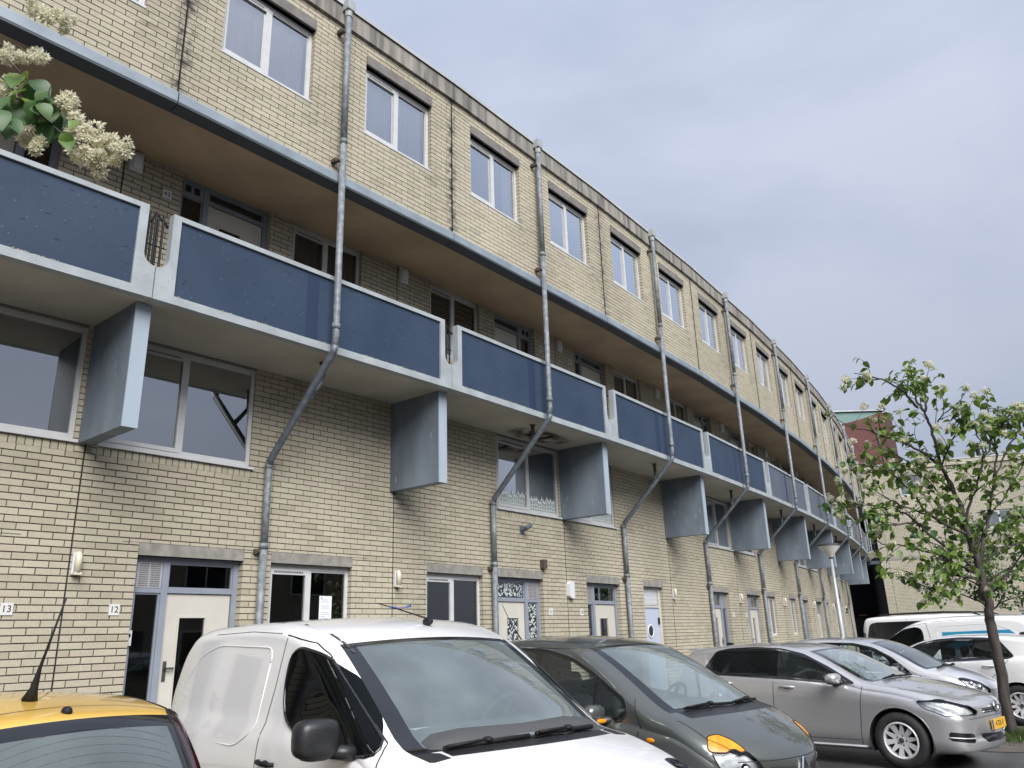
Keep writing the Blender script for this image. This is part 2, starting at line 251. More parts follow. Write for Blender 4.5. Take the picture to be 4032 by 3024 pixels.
# ------------------------------------------------------------------ curved block of flats
BL=5.1; P0=(-0.8382453*BL,1.6924398*BL); TH=R(49.58756); KK=R(1.722003)
def jpos(s): return Vector((P0[0]+BL*(math.sin(TH+KK*s)-math.sin(TH))/KK, P0[1]-BL*(math.cos(TH+KK*s)-math.cos(TH))/KK, 0))
def bay(k):
    a,b=jpos(k),jpos(k+1); d=(b-a).normalized()
    return Matrix(((d.x,-d.y,0,a.x),(d.y,d.x,0,a.y),(0,0,1,0),(0,0,0,1)))
FR={k:bay(k) for k in range(-2,11)}
flats=thing('apartment_building','long curved block of yellow brick flats with blue gallery panels and slate fins','building',T(jpos(2).x,jpos(2).y))
WD=1.335; UF=-.07; CO,MOD,JT=.0825,.26842,.0125
BR=[]                                    # every brick: (bay, xa, xb, za, zb, y front, depth)
def wall(k,x0,x1,z0,z1,ops,yf,mort,headers=(),shift=0,store=None,depth=.11):
    """brick courses round the openings, recessed mortar behind them"""
    store=BR if store is None else store
    xs=sorted({x0,x1}|{min(max(v,x0),x1) for o in ops for v in o[:2]}); zs=sorted({z0,z1}|{min(max(v,z0),z1) for o in ops for v in o[2:4]})
    ym=yf+.013
    for i in range(len(xs)-1):
        for j in range(len(zs)-1):
            cx,cz=(xs[i]+xs[i+1])/2,(zs[j]+zs[j+1])/2
            if any(o[0]<cx<o[1] and o[2]<cz<o[3] for o in ops): continue
            mort.quad((xs[i],ym,zs[j]),(xs[i+1],ym,zs[j]),(xs[i+1],ym,zs[j+1]),(xs[i],ym,zs[j+1]))
    for o in ops:                         # mortar of the reveals
        e=.009
        for x in (o[0]-e,o[1]+e): mort.quad((x,ym,o[2]),(x,ym+.16,o[2]),(x,ym+.16,o[3]),(x,ym,o[3]))
        for z in (o[2],o[3]): mort.quad((o[0]-e,ym,z),(o[1]+e,ym,z),(o[1]+e,ym+.16,z),(o[0]-e,ym+.16,z))
    nrow=int(round((z1-z0)/CO))
    for r in range(nrow):
        za,zb=z0+r*CO+JT/2,z0+(r+1)*CO-JT/2; zm=(za+zb)/2
        free=[(x0,x1)]
        for o in list(ops)+list(headers):
            if o[2]<zm<o[3]:
                nf=[]
                for a,b in free:
                    if o[1]<=a or o[0]>=b: nf.append((a,b)); continue
                    if o[0]>a: nf.append((a,o[0]))
                    if o[1]<b: nf.append((o[1],b))
                free=nf
        off=shift+(MOD/2 if r%2 else 0)
        for a,b in free:
            if b-a<.03: continue
            cuts=[a]; n=math.floor((a-x0-off)/MOD)+1
            while x0+off+n*MOD<b: 
                cuts.append(x0+off+n*MOD); n+=1
            cuts.append(b)
            if len(cuts)>2 and cuts[1]-cuts[0]<.05: cuts.pop(1)
            if len(cuts)>2 and cuts[-1]-cuts[-2]<.05: cuts.pop(-2)
            for c,d in zip(cuts,cuts[1:]):
                ja=0 if c==a and a!=x0 else JT/2; jb=0 if d==b and b!=x1 else JT/2
                store.append((k,c+ja,d-jb,za,zb,yf,depth))
    for o in headers:
        n=int(round((o[1]-o[0])/.0895)); m=(o[1]-o[0])/n
        for i in range(n): store.append((k,o[0]+i*m+JT/2,o[0]+(i+1)*m-JT/2,o[2]+.006,o[3]-.004,yf,depth))
def ground_ops(k):
    A,Bv=(.82,2.31),(2.75,4.22)
    t={-2:('d','w'),-1:('w','d'),0:('d','w'),1:('w','d'),2:('d','g'),3:(None,'d'),4:('d','n'),5:('n','d'),6:('d','n'),7:('n','d'),8:('d','w'),9:(None,None)}[k]
    r=[]
    for q,(a,b) in zip(t,(A,Bv)):
        if q=='d': r.append(('d',a,b,.26,2.77))
        if q=='w': r.append(('w',a,b,1.47,2.77))
        if q=='g': r.append(('g',3.50,4.55,.26,2.77))
        if q=='n': r.append(('n',)+((3.04,4.08) if a>2 else (1.0,2.04))+(1.47,2.77))
    return r
mesh_cache={}
def cached(key,fn):
    if key not in mesh_cache: mesh_cache[key]=fn()
    return mesh_cache[key]
def window(parent,F,x0,x1,z0,z1,y,style,dark=False,deco=None,notice=None,left_sash=True,label=None):
    w,h=x1-x0,z1-z0; M=F@T(x0,y,z0); key=(round(w,2),round(h,2))
    def fr():
        m=MB(); t=.058
        m.box(0,w,0,.07,0,.05); m.box(0,w,0,.07,h-.075,h); m.box(0,t,0,.07,.05,h-.075); m.box(w-t,w,0,.07,.05,h-.075)
        c=w/2; m.box(c-.035,c+.035,-.004,.068,.05,h-.075)
        m.box(t,c-.035,-.012,.05,.05,.105); m.box(t,c-.035,-.012,.05,h-.15,h-.075); m.box(t,t+.03,-.012,.05,.105,h-.15); m.box(c-.068,c-.035,-.012,.05,.105,h-.15)
        m.box(c+.035,w-t,.012,.05,.05,.08); m.box(c+.035,w-t,.012,.05,h-.10,h-.075)
        return m.mesh('window_frame',K['white'])
    wn=add('window',cached(('wf',)+key,fr),parent,M)
    if label: wn['label']=label
    def vent():
        m=MB(); n=int((w/2-.22)/.028)
        for i in range(n): m.box(.12+i*.028,.134+i*.028,-.016,-.0125,h-.128,h-.10)
        return m.mesh('vent_slots',K['gap'])
    add('vent_slots',cached(('wv',)+key,vent),wn,M)
    g=K[dark if isinstance(dark,str) else ('glass_dark' if dark else 'glass')]
    for a,b,zl,zh in ((.088,w/2-.068,.105,h-.15),(w/2+.035,w-.058,.08,h-.10)):
        add('pane',cached(('wp',round(a,2),round(b,2),round(zh,2),dark),lambda:MB().quad((a,.022,zl),(b,.022,zl),(b,.022,zh),(a,.022,zh)).mesh('pane',g,fix=False)),wn,M)
    add('sill',cached(('ws',key[0]),lambda:MB().box(-.03,w+.04,-.075,.03,-.035,-.001).mesh('sill',K['white'])),wn,M)
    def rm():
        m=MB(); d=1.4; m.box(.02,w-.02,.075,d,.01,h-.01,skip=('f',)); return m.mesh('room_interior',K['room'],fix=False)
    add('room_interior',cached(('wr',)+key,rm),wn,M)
    def wavy(a,b,mt,zl=.03,zh=None,d=.12,amp=.025,fq=11,name='curtain'):
        m=MB(); n=max(6,int((b-a)*34)); zh=zh or h-.06
        vs=[]; ph=rnd.random()*6
        for i in range(n+1):
            x=a+(b-a)*i/n; yy=d+amp*math.sin(fq*x*2+ph)+amp*.5*math.sin(fq*4.7*x+ph*2)
            vs+=[(x,yy,zl),(x,yy*.6+d*.4,zh)]
        m.add(vs,[(2*i,2*i+2,2*i+3,2*i+1) for i in range(n)]); add(name,m.mesh(name,mt,smooth=True,fix=False),wn,M)
    if style=='net': wavy(.06,w-.06,K['curtain'])
    elif style=='pink': wavy(.06,w-.06,K['pink'])
    elif style=='drape': wavy(.06,w*.44,K['drape']); wavy(w*.56,w-.06,K['drape'])
    elif style=='part': wavy(w*.80,w-.06,K['curtain'])
    elif style=='side': wavy(.06,w*.30,K['curtain'])
    elif style in('blind','darkblind'):
        m=MB(); n=int(h/(.10 if style=='blind' else .13))
        for i in range(n):
            if style=='blind' and i<3: continue
            zz=.06+i*(h-.1)/n; m.quad((.06,.10,zz),(w-.06,.10,zz),(w-.06,.115,zz+.06),(.06,.115,zz+.06))
        m.put('blind',K['blind'] if style=='blind' else K['drape'],wn,M,fix=False)
    if deco:                              # white film along the bottom: a row of gabled canal houses
        for a,b,zl in ((.09,w/2-.07,.107),(w/2+.037,w-.06,.083)):
            m=MB(); x=a; rr=random.Random(3)
            while x<b-.05:
                ww=min(.062,b-x); hh=.17+.09*rr.random(); q=lambda X,Z,D:(X,.019+D,Z)
                for xa in (x,x+ww*.44,x+ww-.012): m.box(xa,xa+.010,.014,.016,zl,zl+hh)
                for zz in (zl+.045,zl+hh*.55,zl+hh): m.box(x,x+ww,.0145,.0165,zz-.012,zz)
                m.prism([(x,zl+hh),(x+ww,zl+hh),(x+ww*.62,zl+hh+.05),(x+ww*.5,zl+hh+.085),(x+ww*.38,zl+hh+.05)],q,-.004,-.002); x+=ww
            m.put('canal_house_film',K['film'],wn,M,fix=False)
    if notice:
        a=w/2+.22; m=MB(); m.box(a,a+.23,.014,.017,.44,.86); nn=m.put('paper_notice',K['paper'],wn,M)
        m=MB(); rr=random.Random(5)
        for i in range(11):
            if i in (2,5): continue
            m.box(a+.03,a+.03+.17*(.5+.5*rr.random()),.0125,.0135,.80-i*.03,.805-i*.03)
        m.box(a+.03,a+.055,.0125,.0135,.82,.84); m.box(a+.03,a+.05,.0125,.0135,.47,.50); m.put('printed_lines',K['drape'],wn,M,fix=False)
    return wn
def door(parent,F,x0,x1,z0,z1,y,side_left=True,floral=False,ztr=2.30,letter=False,glazed=True,up=False,label=None,slim=False):
    """door set: bluegrey frame with a leaf, a sidelight, a transom light and a louvre above the sidelight"""
    w,h=x1-x0,z1-z0; zt=ztr-z0; M=F@T(x0,y,z0); X=(lambda a:a) if side_left else (lambda a:w-a)
    def bx(m,a,b,*r):
        a,b=X(a),X(b); m.box(min(a,b),max(a,b),*r)
    s=.40
    m=MB(); bx(m,0,.06,0,.09,0,h); bx(m,w-.075,w,0,.09,0,h); bx(m,.06,w-.075,0,.09,h-.065,h); bx(m,s,s+.085,-.006,.085,0,h-.065)
    bx(m,.06,s,.003,.087,zt+.02,zt+.075); bx(m,s+.085,w-.075,.003,.087,zt+.02,zt+.075); bx(m,.06,s,.004,.088,0,.10); bx(m,.06,s,.004,.088,.62,.69)
    for a,b,c,d in ((.06,s,.69,zt+.02),(s+.085,w-.075,zt+.075,h-.065)): # glazing beads
        bx(m,a,a+.022,.02,.06,c,d); bx(m,b-.022,b,.02,.06,c,d); bx(m,a+.022,b-.022,.02,.06,c,c+.022); bx(m,a+.022,b-.022,.02,.06,d-.022,d)
    d=m.put('door_frame',K['bluegrey'],parent,M)
    if label: d['label']=label
    la,lb=s+.095,w-.085
    m=MB(); wa,wb=la+.20,la+.20+.36
    if not glazed: m.box(min(X(la),X(lb)),max(X(la),X(lb)),.03,.07,.01,zt+.01)
    else:
        zc,zd=(.62,zt-.29) if not slim else (.3,zt-.25)
        if slim: wa,wb=la+.30,la+.52
        bx(m,la,wa,.03,.07,.01,zt+.01); bx(m,wb,lb,.03,.07,.01,zt+.01); bx(m,wa,wb,.03,.07,.01,zc); bx(m,wa,wb,.03,.07,zd,zt+.01)
    m.put('door_leaf',K['cream'],d,M)
    if glazed:
        m=MB()
        for a,b,c,e in ((wa-.025,wa,zc-.025,zd+.025),(wb,wb+.025,zc-.025,zd+.025),(wa,wb,zc-.025,zc),(wa,wb,zd,zd+.025)): bx(m,a,b,.018,.03,c,e)
        m.put('glazing_bead',K['cream'],d,M)
    gd=K['glass_low']; panes=[(.082,s-.022,.712,zt-.002),(s+.107,w-.097,zt+.097,h-.087),(.06,s,.10,.62)]
    if glazed: panes.append((wa,wb,zc,zd))
    for a,b,c,e in panes:
        m=MB(); a_,b_=sorted((X(a),X(b))); m.quad((a_,.045,c),(b_,.045,c),(b_,.045,e),(a_,.045,e)); m.put('pane',gd,d,M,fix=False)
    if floral:                            # frosted film of leaves stuck on the panes
        m=MB(); rr=random.Random(11)
        for a,b,c,e in panes:
            a_,b_=sorted((X(a),X(b)))
            for i in range(int((b_-a_)*(e-c)/.0021)):
                cx,cz=a_+.02+(b_-a_-.04)*rr.random(),c+.02+(e-c-.04)*rr.random(); an=rr.random()*6.28; l1,l2=.032,.013
                ca,sa=math.cos(an),math.sin(an); pts=[(l1,0),(.2*l1,l2),(-l1,0),(.2*l1,-l2)]
                m.quad(*[(cx+p*ca-q*sa,.0435,cz+p*sa+q*ca) for p,q in pts])
        m.put('leaf_pattern_film',K['film'],d,M,fix=False)
    m=MB(); bx(m,.065,s-.005,.0,.03,zt+.08,h-.07)
    if up:
        m.put('transom_panel',K['bluegrey'],d,M); m=MB()
        for a in (.10,.24): bx(m,a,a+.09,-.004,.0,zt+.09,h-.10)
        m.put('vent_opening',K['gap'],d,M)
    else:
        lo=m.put('louvre_panel',K['louvre'],d,M); m=MB(); n=11; hh=h-.07-zt-.10
        for i in range(n):
            zz=zt+.10+i*hh/n
            for a,b in ((.09,.215),(.235,.365)): bx(m,a,b,-.006,0,zz,zz+hh/n*.42)
        m.put('louvre_slots',K['drape'],d,M)
    m=MB(); hx=la+.06; bx(m,hx-.02,hx+.025,.02,.03,.98,1.22); bx(m,hx-.012,hx+.11,-.02,-.005,1.12,1.145); bx(m,hx-.012,hx+.012,-.02,.02,1.12,1.145); m.put('door_handle',K['steel'],d,M)
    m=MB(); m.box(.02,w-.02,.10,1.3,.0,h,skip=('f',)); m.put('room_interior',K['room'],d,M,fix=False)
    return d
def wall_lamp(F,x,y,z,kind=0):
    M=F@T(x,y,z); m=MB()
    if kind==0:
        m.box(-.05,.05,-.03,0,-.12,.13); b=m.put('wall_lamp',K['lampwhite'],flats,M); m=MB(); m.tube([(0,-.07,-.10),(0,-.07,.08),(0,-.06,.115),(0,-.03,.125)],[.040,.040,.036,.02],10); m.put('lamp_cover',K['lampw'],b,M,smooth=True); MB().box(-.043,.043,-.10,-.03,-.13,-.10).put('lamp_base',K['lampw'],b,M)
    else:
        m.box(-.09,.09,-.05,0,-.15,.15); b=m.put('wall_lamp',K['lampwhite'],flats,M); m=MB(); m.sph((0,-.05,0),.075,.05,.13,10,8,.6); m.put('lamp_cover',K['lampwhite'],b,M,smooth=True)
def number(F,x,y,z,txt,label=None):
    M=F@T(x,y,z); b=MB().box(-.062 if len(txt)>1 else -.06,.065,-.012,0,-.065,.065).put('house_number_plate',K['plate'],flats,M,label='house number plate reading '+txt)
    add('digits',text_mesh(txt,.105,K['ink']),b,M@T(0,-.0125,0)@Matrix.Rotation(R(90),4,'X'))
STY_UP={-2:('net','net'),-1:('net','net'),0:('net','net'),1:('part','blind'),2:('pink','net'),3:('net','net'),4:('net','side'),5:('net','net'),6:('net','net'),7:('net','part'),8:('net','net'),9:('net','net')}
STY_GAL={-1:'none',0:'drape',1:'darkblind',2:'none',3:'none'}
TN=math.tan(KK/2)
def bayslab(y0,y1,z0,z1,e=.0):
    '''a wedge shaped slab that fills one bay of the curve without overlapping its neighbours'''
    return MB().prism([(e+y0*TN,y0),(BL-e-y0*TN,y0),(BL-e-y1*TN,y1),(e+y1*TN,y1)],lambda a,b,d:(a,b,d),z0,z1)
for k in range(-2,10):
    F=FR[k]; ev=k%2==0; last=(k==9); m_=MB(); ml=MB()
    xb0,xb1=.022,BL-.022
    if k<=8 or last:
        xe=xb1 if not last else 1.5
        ops=[o[1:]for o in ground_ops(k)]; lint=[(o[0],o[1],o[3],o[3]+.15) for o in ops]
        fw=[] if last else ([(.17,2.30)] if ev else [(2.80,4.93)])
        fo=[(a,b,4.06,5.62) for a,b in fw]; hd=[(a-.02,b+.02,3.95,4.06) for a,b in fw]
        wall(k,xb0,xe,0.0,5.61,ops+lint+fo,WD,ml,hd,shift=.07*(k%3))
        for o in ops:
            z=o[3]; d_=k in(-9,)
            MB().box(o[0],o[1],WD-.012,WD+.12,z,z+.15).put('lintel',K['lintel'],flats,F)
            MB().quad((o[0]-.22,WD-.006,z+.156),(o[1]+.30,WD-.006,z+.156),(o[1]+.30,WD+.01,z+.163),(o[0]-.22,WD+.01,z+.163)).put('lead_flashing',K['pipe_dark'],flats,F,fix=False)
        for o in ground_ops(k):
            ty,a,b,c,d=o
            if ty=='d': door(flats,F,a,b,c,d,WD+.11,side_left=(a<2),floral=(k==1),slim=(k>=3),label={0:'door set of number 12 with a steel handle',1:'door set of number 11 with leaf patterned panes',2:'door set of number 10'}.get(k))
            if ty in 'wn': window(flats,F,a,b,c,d,WD+.09,'none' if ty=='w' else 'drape',dark='glass_low',deco=(k==1),notice=(k==0))
            if ty=='g':
                M=F@T(a,WD+.09,c); w,h=b-a,d-c; zt=2.27-c
                m=MB(); m.box(0,.05,0,.09,0,h); m.box(w-.12,w,0,.09,0,h); m.box(.05,w-.12,0,.09,h-.06,h); m.box(.05,w-.12,.002,.09,zt,zt+.05)
                dr=m.put('store_door_frame',K['cream'],flats,M,label='cream frame of the narrow lavender door')
                m=MB(); m.box(.055,w-.125,.03,.07,.01,zt); lf=m.put('door_leaf',K['lav'],dr,M)
                RM=M@T(w*.42,.03,zt*.72)@Matrix.Rotation(R(90),4,'X')
                MB().lathe([(.155,0),(.165,.012),(.150,.018),(.125,.016),(.122,0)],24,RM).put('porthole_rim',K['lampwhite'],dr,smooth=True)
                MB().lathe([(.001,.006),(.124,.006)],24,RM).put('porthole_pane',K['gloss_black'],dr)
                m=MB(); m.box(.055,w-.125,.03,.05,zt+.055,h-.065); m.put('vent_panel',K['drape'],dr,M); m=MB()
                for i in range(15):
                    xx=.07+i*(w-.21)/15; m.box(xx,xx+.022,.012,.03,zt+.065,h-.075)
                for i in range(4): zz=zt+.12+i*.1; m.box(.06,w-.13,.016,.026,zz,zz+.012)
                m.put('vent_grille',K['lampwhite'],dr,M,fix=False)
                MB().box(w-.175,w-.15,-.02,.03,zt*.80,zt*.80+.16).put('door_handle',K['black'],dr,M)
        for a,b in fw:
            window(flats,F,a,b,4.10,5.60,WD+.03,{-1:'none'}.get(k,'none'),dark=True,deco=(k in(1,2)))
            MB().box(a,b,WD+.0,WD+.10,5.575,5.609).put('window_head',K['drape'],flats,F)
    # gallery wall
    gd,gw=((.86,2.37),(2.79,4.24)) if ev else ((2.86,4.28),(.90,2.36))
    wall(k,xb0,xb1,5.78,8.34,[gd+(5.86,8.34),gw+(6.85,8.34)],WD,m_,shift=.05*(k%4))
    door(flats,F,*gd,5.90,8.33,WD+.10,side_left=ev,ztr=8.03,up=True)
    window(flats,F,*gw,6.86,8.32,WD+.08,STY_GAL.get(k,rnd.choice(['drape','none','darkblind'])),dark='glass_low')
    # top floor wall
    uw=[(.53,2.04,9.53,10.85),(3.07,4.58,9.53,10.85)]
    wall(k,.005,BL-.005,8.50,11.30,uw+[(a,b,10.85,11.015) for a,b,_,_ in uw],UF,m_,shift=.09*(k%3))
    for (a,b,c,d),st in zip(uw,STY_UP[k]):
        MB().box(a,b,UF-.03,UF+.12,10.85,11.015).put('lintel',K['lintel_dark'],flats,F)
        window(flats,F,a,b,c+.02,d,UF+.085,st)
    m_.put('mortar',K['mortar'],flats,F,fix=False)
    if ml.f: ml.put('mortar',K['mortar_low'],flats,F,fix=False)
    # joints between the bays
    J=MB()
    if k<=8: J.box(.006,.016,WD-.004,WD+.02,.1,5.60)
    J.box(-.004,.006,UF-.012,UF+.05,8.52,11.29); J.box(.006,.016,WD-.002,WD+.02,5.8,8.33); J.put('movement_joint',K['gap'],flats,F)
    # roof edge
    m=MB(); m.box(.006,BL-.006,-.125,.30,11.29,11.66); m.put('parapet_band',K['parapet'],flats,F)
    m=MB(); m.box(.004,BL-.004,-.155,.30,11.66,11.705); m.box(.004,BL-.004,-.155,-.150,11.635,11.66); m.put('roof_coping',K['whitemetal'],flats,F)
    # zinc strip, dark fascia, brown soffit
    for a,b in ((.008,BL/2-.004),(BL/2+.004,BL-.008)):
        m=MB(); m.prism([(-.115,8.345),(-.115,8.475),(UF-.006,8.52),(-.02,8.52),(-.02,8.345)],lambda p,q,d:(d,p,q),a,b); m.put('zinc_flashing',K['zinc'],flats,F)
        m=MB(); m.prism([(-.112,8.343),(-.112,8.31),(.10,8.29),(.10,8.343)],lambda p,q,d:(d,p,q),a,b); m.put('fascia',K['fascia'],flats,F)
    bayslab(.104,WD+.3,8.325,8.345).put('soffit',K['soffit'],flats,F)
    bayslab(-.02,9.0,11.24,11.28).put('roof',K['mortar'],flats,F)
    bayslab(8.9,9.05,0,11.24).put('back_wall',K['mortar'],flats,F)
    # gallery slab and its balustrade
    if not last or True:
        bayslab(.0,WD+.10,5.612,5.78,.004).put('gallery_slab',K['slab'],flats,F)
        y0,y1=-.035,.075; q=lambda a,b,d:(a,d,b); m=MB(); e=.006; S=.155
        arc=[(e+(S-e)*math.sin(t),6.17-.15*math.cos(t)) for t in [i*math.pi/2/7 for i in range(8)]]
        m.prism([(e,5.606),(BL-e,5.606),(BL-e,5.700),(e,5.700)],q,y0,y1)
        m.prism([(e,5.70)]+[(.26,5.70),(.26,6.80),(S,6.80)]+arc[::-1],q,y0,y1)
        m.prism([(BL-a,b) for a,b in [(e,5.70)]+[(.26,5.70),(.26,6.80),(S,6.80)]+arc[::-1]],q,y0,y1)
        m.prism([(.26,6.735),(BL-.26,6.735),(BL-.26,6.80),(.26,6.80)],q,y0,y1); m.prism([(.26,5.70),(BL-.26,5.70),(BL-.26,5.715),(.26,5.715)],q,y0+.002,y1)
        bf=m.put('balcony_parapet',K['frame_conc'],flats,F)
        MB().box(.26,BL-.26,-.004,.05,5.715,6.735).put('balcony_panel',K['panel'] if k<4 else K['panel_sky_sheen'],bf,F)  # far bays use the colour with the sky reflection painted in
        if k<9: MB().box(BL/2-.36,BL/2-.16,-.0065,-.003,5.716,6.73).put('panel_streak',K['streak'],bf,F)  # darker blue strip down the panel, left of the downpipe
        m=MB()
        for i,x in enumerate((-.085,-.035,.0,.035,.09)):
            m.tube([(x,.10+.02*(i%2),5.80),(x,.10+.02*(i%2),6.72 if i%2 else 6.80)],.015,6)
        m.tube([(-.16,.10,6.70),(-.06,.11,6.66),(0,.12,6.82),(.06,.11,6.74),(.16,.10,6.66)],.016,6); m.tube([(-.15,.11,6.36),(.15,.11,6.36)],.009,6)
        if k>0:
            for i,(x,yy) in enumerate(((-.06,.2),(.0,.34),(.05,.5),(.09,.7))): m.box(x-.012,x+.012,yy,yy+.10,5.80,6.78)
        m.put('gallery_divider',K['black'],flats,F)
    # slate fins under the slab, side shade put into their colour
    if k<=9:
        m=MB(); m.box(-.055,.105,.22,WD+.02,4.066,5.60) if False else None
        MB().box(-.075,.105,.205,WD+.01,4.066,5.608).put('fin',K['fin'],flats,F)
        MB().box(-.078,.108,.185,.205,4.064,5.606).put('fin_edge',K['fin_edge'],flats,F)
    # down pipe
    if k<=9:
        x=BL/2+.02; r=.052; yo=-.20
        pp=[(x,yo,11.45),(x,yo,9.02)]; m=MB(); m.tube(pp,r,12); dp=m.put('downpipe',K['pipe'],flats,F,smooth=True)
        m=MB(); m.tube([(x,yo,9.04),(x,yo,5.78),(x,yo+.03,5.62)],r*.97,12); m.tube([(x,yo,5.90),(x,yo,5.98)],r*1.16,12); m.tube([(x,yo,8.98),(x,yo,9.06)],r*1.15,12); m.put('lower_pipe',K['pipe'],dp,F,smooth=True)
        if k<=8:
            yl=WD-.09; m=MB(); m.tube([(x,yo,5.66),(x,yo+.035,5.57),(x-.01,yl-.04,4.24),(x-.01,yl,4.14)],[r,r,r,r],12); m.put('slanted_pipe',K['pipe_dark'],dp,F,smooth=True)
            m=MB(); m.tube([(x-.01,yl,4.18),(x-.01,yl,3.0)],r,12); m.tube([(x-.01,yl,2.94),(x-.01,yl,3.02)],r*1.2,12); m.tube([(x-.01,yl,2.98),(x-.01,yl,.0)],r*1.06,12); m.tube([(x-.01,yl,4.10),(x-.01,yl,4.20)],r*1.1,12); m.put('wall_pipe',K['pipe'],dp,F,smooth=True)
            m=MB(); m.box(x-.12,x-.06,yl+.03,yl+.09,2.87,2.94); m.box(x-.10,x+.06,yl-.01,yl+.02,2.885,2.92); m.put('bracket',K['rust'],dp,F)
            m=MB(); m.tube([(x+.26,.42,5.62),(x+.26,.42,5.40)],.038,10); m.tube([(x+.26,.42,5.61),(x+.26,.42,5.585)],.055,10); st=m.put('drain_stub',K['stub'],dp,F)
            MB().tube([(x+.26,.42,5.42),(x+.25,.42,5.30),(x+.03,.38,5.0)],[.034,.034,.04],10).put('drain_branch',K['pipe_dark'],dp,F,smooth=True)
        m=MB(); m.box(x-.075,x+.075,yo-.075,yo+.07,11.52,11.70); m.tube([(x,yo,11.40),(x,yo,11.53)],.062,12); m.box(x-.07,x+.07,yo+.07,-.12,11.56,11.66); m.put('hopper',K['cast'],dp,F)
        for z in (8.66,11.08):
            m=MB(); m.box(x-.13,x-.06,yo+.02,UF,z-.03,z+.03); m.box(x-.10,x+.058,yo-.01,yo+.03,z-.015,z+.015); m.put('bracket',K['rust'],dp,F)
    if k<=8:
        if k==2: # white alarm box at this joint
            m=MB(); m.prism([(-.10,-.09),(-.10,.15),(-.03,.21),(.10,.21),(.10,-.14),(-.03,-.14)],lambda a,b,d:(a+.08,d,b),WD-.09,WD); m.put('alarm_box',K['lampwhite'],flats,F@T(0,0,2.55))
        else: wall_lamp(F,.09,WD,2.62)
    wall_lamp(F,.16,WD,8.16,1)
MB().box(2.16,2.28,WD-.10,WD,2.98,3.16).put('wall_lamp',K['rust'],flats,FR[1]@T(1.98,0,.0),label='small brown lamp above the patterned door')
MB().box(-.05,.05,WD-.12,WD,2.42,2.66).put('wall_lamp',K['black'],flats,FR[8]@T(.1,0,0),label='black wall lamp near the far end')
number(FR[-1],4.49,WD,2.10,'13'); number(FR[0],.60,WD,2.10,'12'); number(FR[1],4.44,WD,2.13,'11'); number(FR[2],.55,WD,2.13,'10')
number(FR[-1],4.50,WD,7.87,'44'); number(FR[0],.65,WD,7.87,'43'); number(FR[1],4.50,WD,7.89,'42'); number(FR[2],.64,WD,7.89,'41')
number(FR[3],4.44,WD,2.13,'9'); number(FR[4],.55,WD,2.13,'8')
m=MB(); m.box(-.04,.04,-.025,0,-.09,.09); ic=m.put('intercom',K['lampwhite'],flats,FR[0]@T(.85,WD+.10,1.77)); MB().box(-.025,.025,-.028,-.025,.01,.05).put('intercom_screen',K['ink'],ic,FR[0]@T(.85,WD+.10,1.77))
m=MB(); m.tube([(0,0,0),(0,-.16,.03),(.05,-.22,.10)],[.05,.045,.04],10); m.box(-.06,.06,-.01,0,-.09,.09); m.put('flue_stub',K['pipe_dark'],flats,FR[1]@T(3.55,WD,3.72),smooth=False)
def stain_mat():
    m=bpy.data.materials.new('soot_stain'); m.use_nodes=True; t=m.node_tree; t.nodes.clear(); n=t.nodes.new; l=t.links.new
    at=n('ShaderNodeAttribute'); at.attribute_name='soot'; nz=n('ShaderNodeTexNoise'); nz.inputs['Scale'].default_value=3.2; nz.inputs['Detail'].default_value=6; g_=n('ShaderNodeNewGeometry'); l(g_.outputs['Position'],nz.inputs['Vector'])
    mr=n('ShaderNodeMapRange'); mr.inputs[1].default_value=.40; mr.inputs[2].default_value=.60; l(nz.outputs['Fac'],mr.inputs[0]); mm=n('ShaderNodeMath'); mm.operation='MULTIPLY'; l(mr.outputs[0],mm.inputs[0]); l(at.outputs['Fac'],mm.inputs[1])
    a=n('ShaderNodeBsdfTransparent'); b=n('ShaderNodeBsdfDiffuse'); b.inputs[0].default_value=(.035,.03,.028,1); x=n('ShaderNodeMixShader'); l(mm.outputs[0],x.inputs[0]); l(a.outputs[0],x.inputs[1]); l(b.outputs[0],x.inputs[2]); o=n('ShaderNodeOutputMaterial'); l(x.outputs[0],o.inputs[0]); return m
V_=[];F_=[];S_=[]
for i in range(21):
    for j in range(13):
        a,b=i/20*2-1,j/12*2-1; V_.append((3.72+1.05*a,.88+.42*b,5.6085)); S_.append(max(0,1-(a*a+b*b))**.7)
for i in range(20):
    for j in range(12): F_.append((i*13+j,i*13+j+1,(i+1)*13+j+1,(i+1)*13+j))
me=bpy.data.meshes.new('soot_stain'); me.from_pydata(V_,[],F_); me.materials.append(stain_mat()); me.attributes.new('soot','FLOAT','POINT').data.foreach_set('value',S_); me.update(); add('soot_stain',me,flats,FR[1])
m=MB(); m.box(0,.06,0,9,0,11.24); m.put('end_wall',K['mortar'],flats,FR[-2])
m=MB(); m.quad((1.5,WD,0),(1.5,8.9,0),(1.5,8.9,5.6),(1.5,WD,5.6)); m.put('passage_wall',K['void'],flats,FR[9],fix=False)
# moss along the ledge of the nearest parapets
rr=random.Random(4); m=MB()
for k in range(-1,5):
    for i in range(420 if k<2 else 160):
        x=.3+(BL-.6)*rr.random(); 
        if mnoise.noise((x*2.2,k*7.3,0))<.02: continue
        s=.006+.012*rr.random(); c=FR[k]@Vector((x,-.03+.03*rr.random(),5.716)); m.add([c+Vector((s,0,0)),c+Vector((-s*.6,s,0)),c+Vector((-s*.6,-s,0)),c+Vector((0,0,s*1.1))],[(0,1,3),(1,2,3),(2,0,3)])
m.put('moss',mat('dry_moss',(.16,.155,.07),.95,c2=(.24,.23,.16),sc_=40),flats,fix=False,kind='stuff')
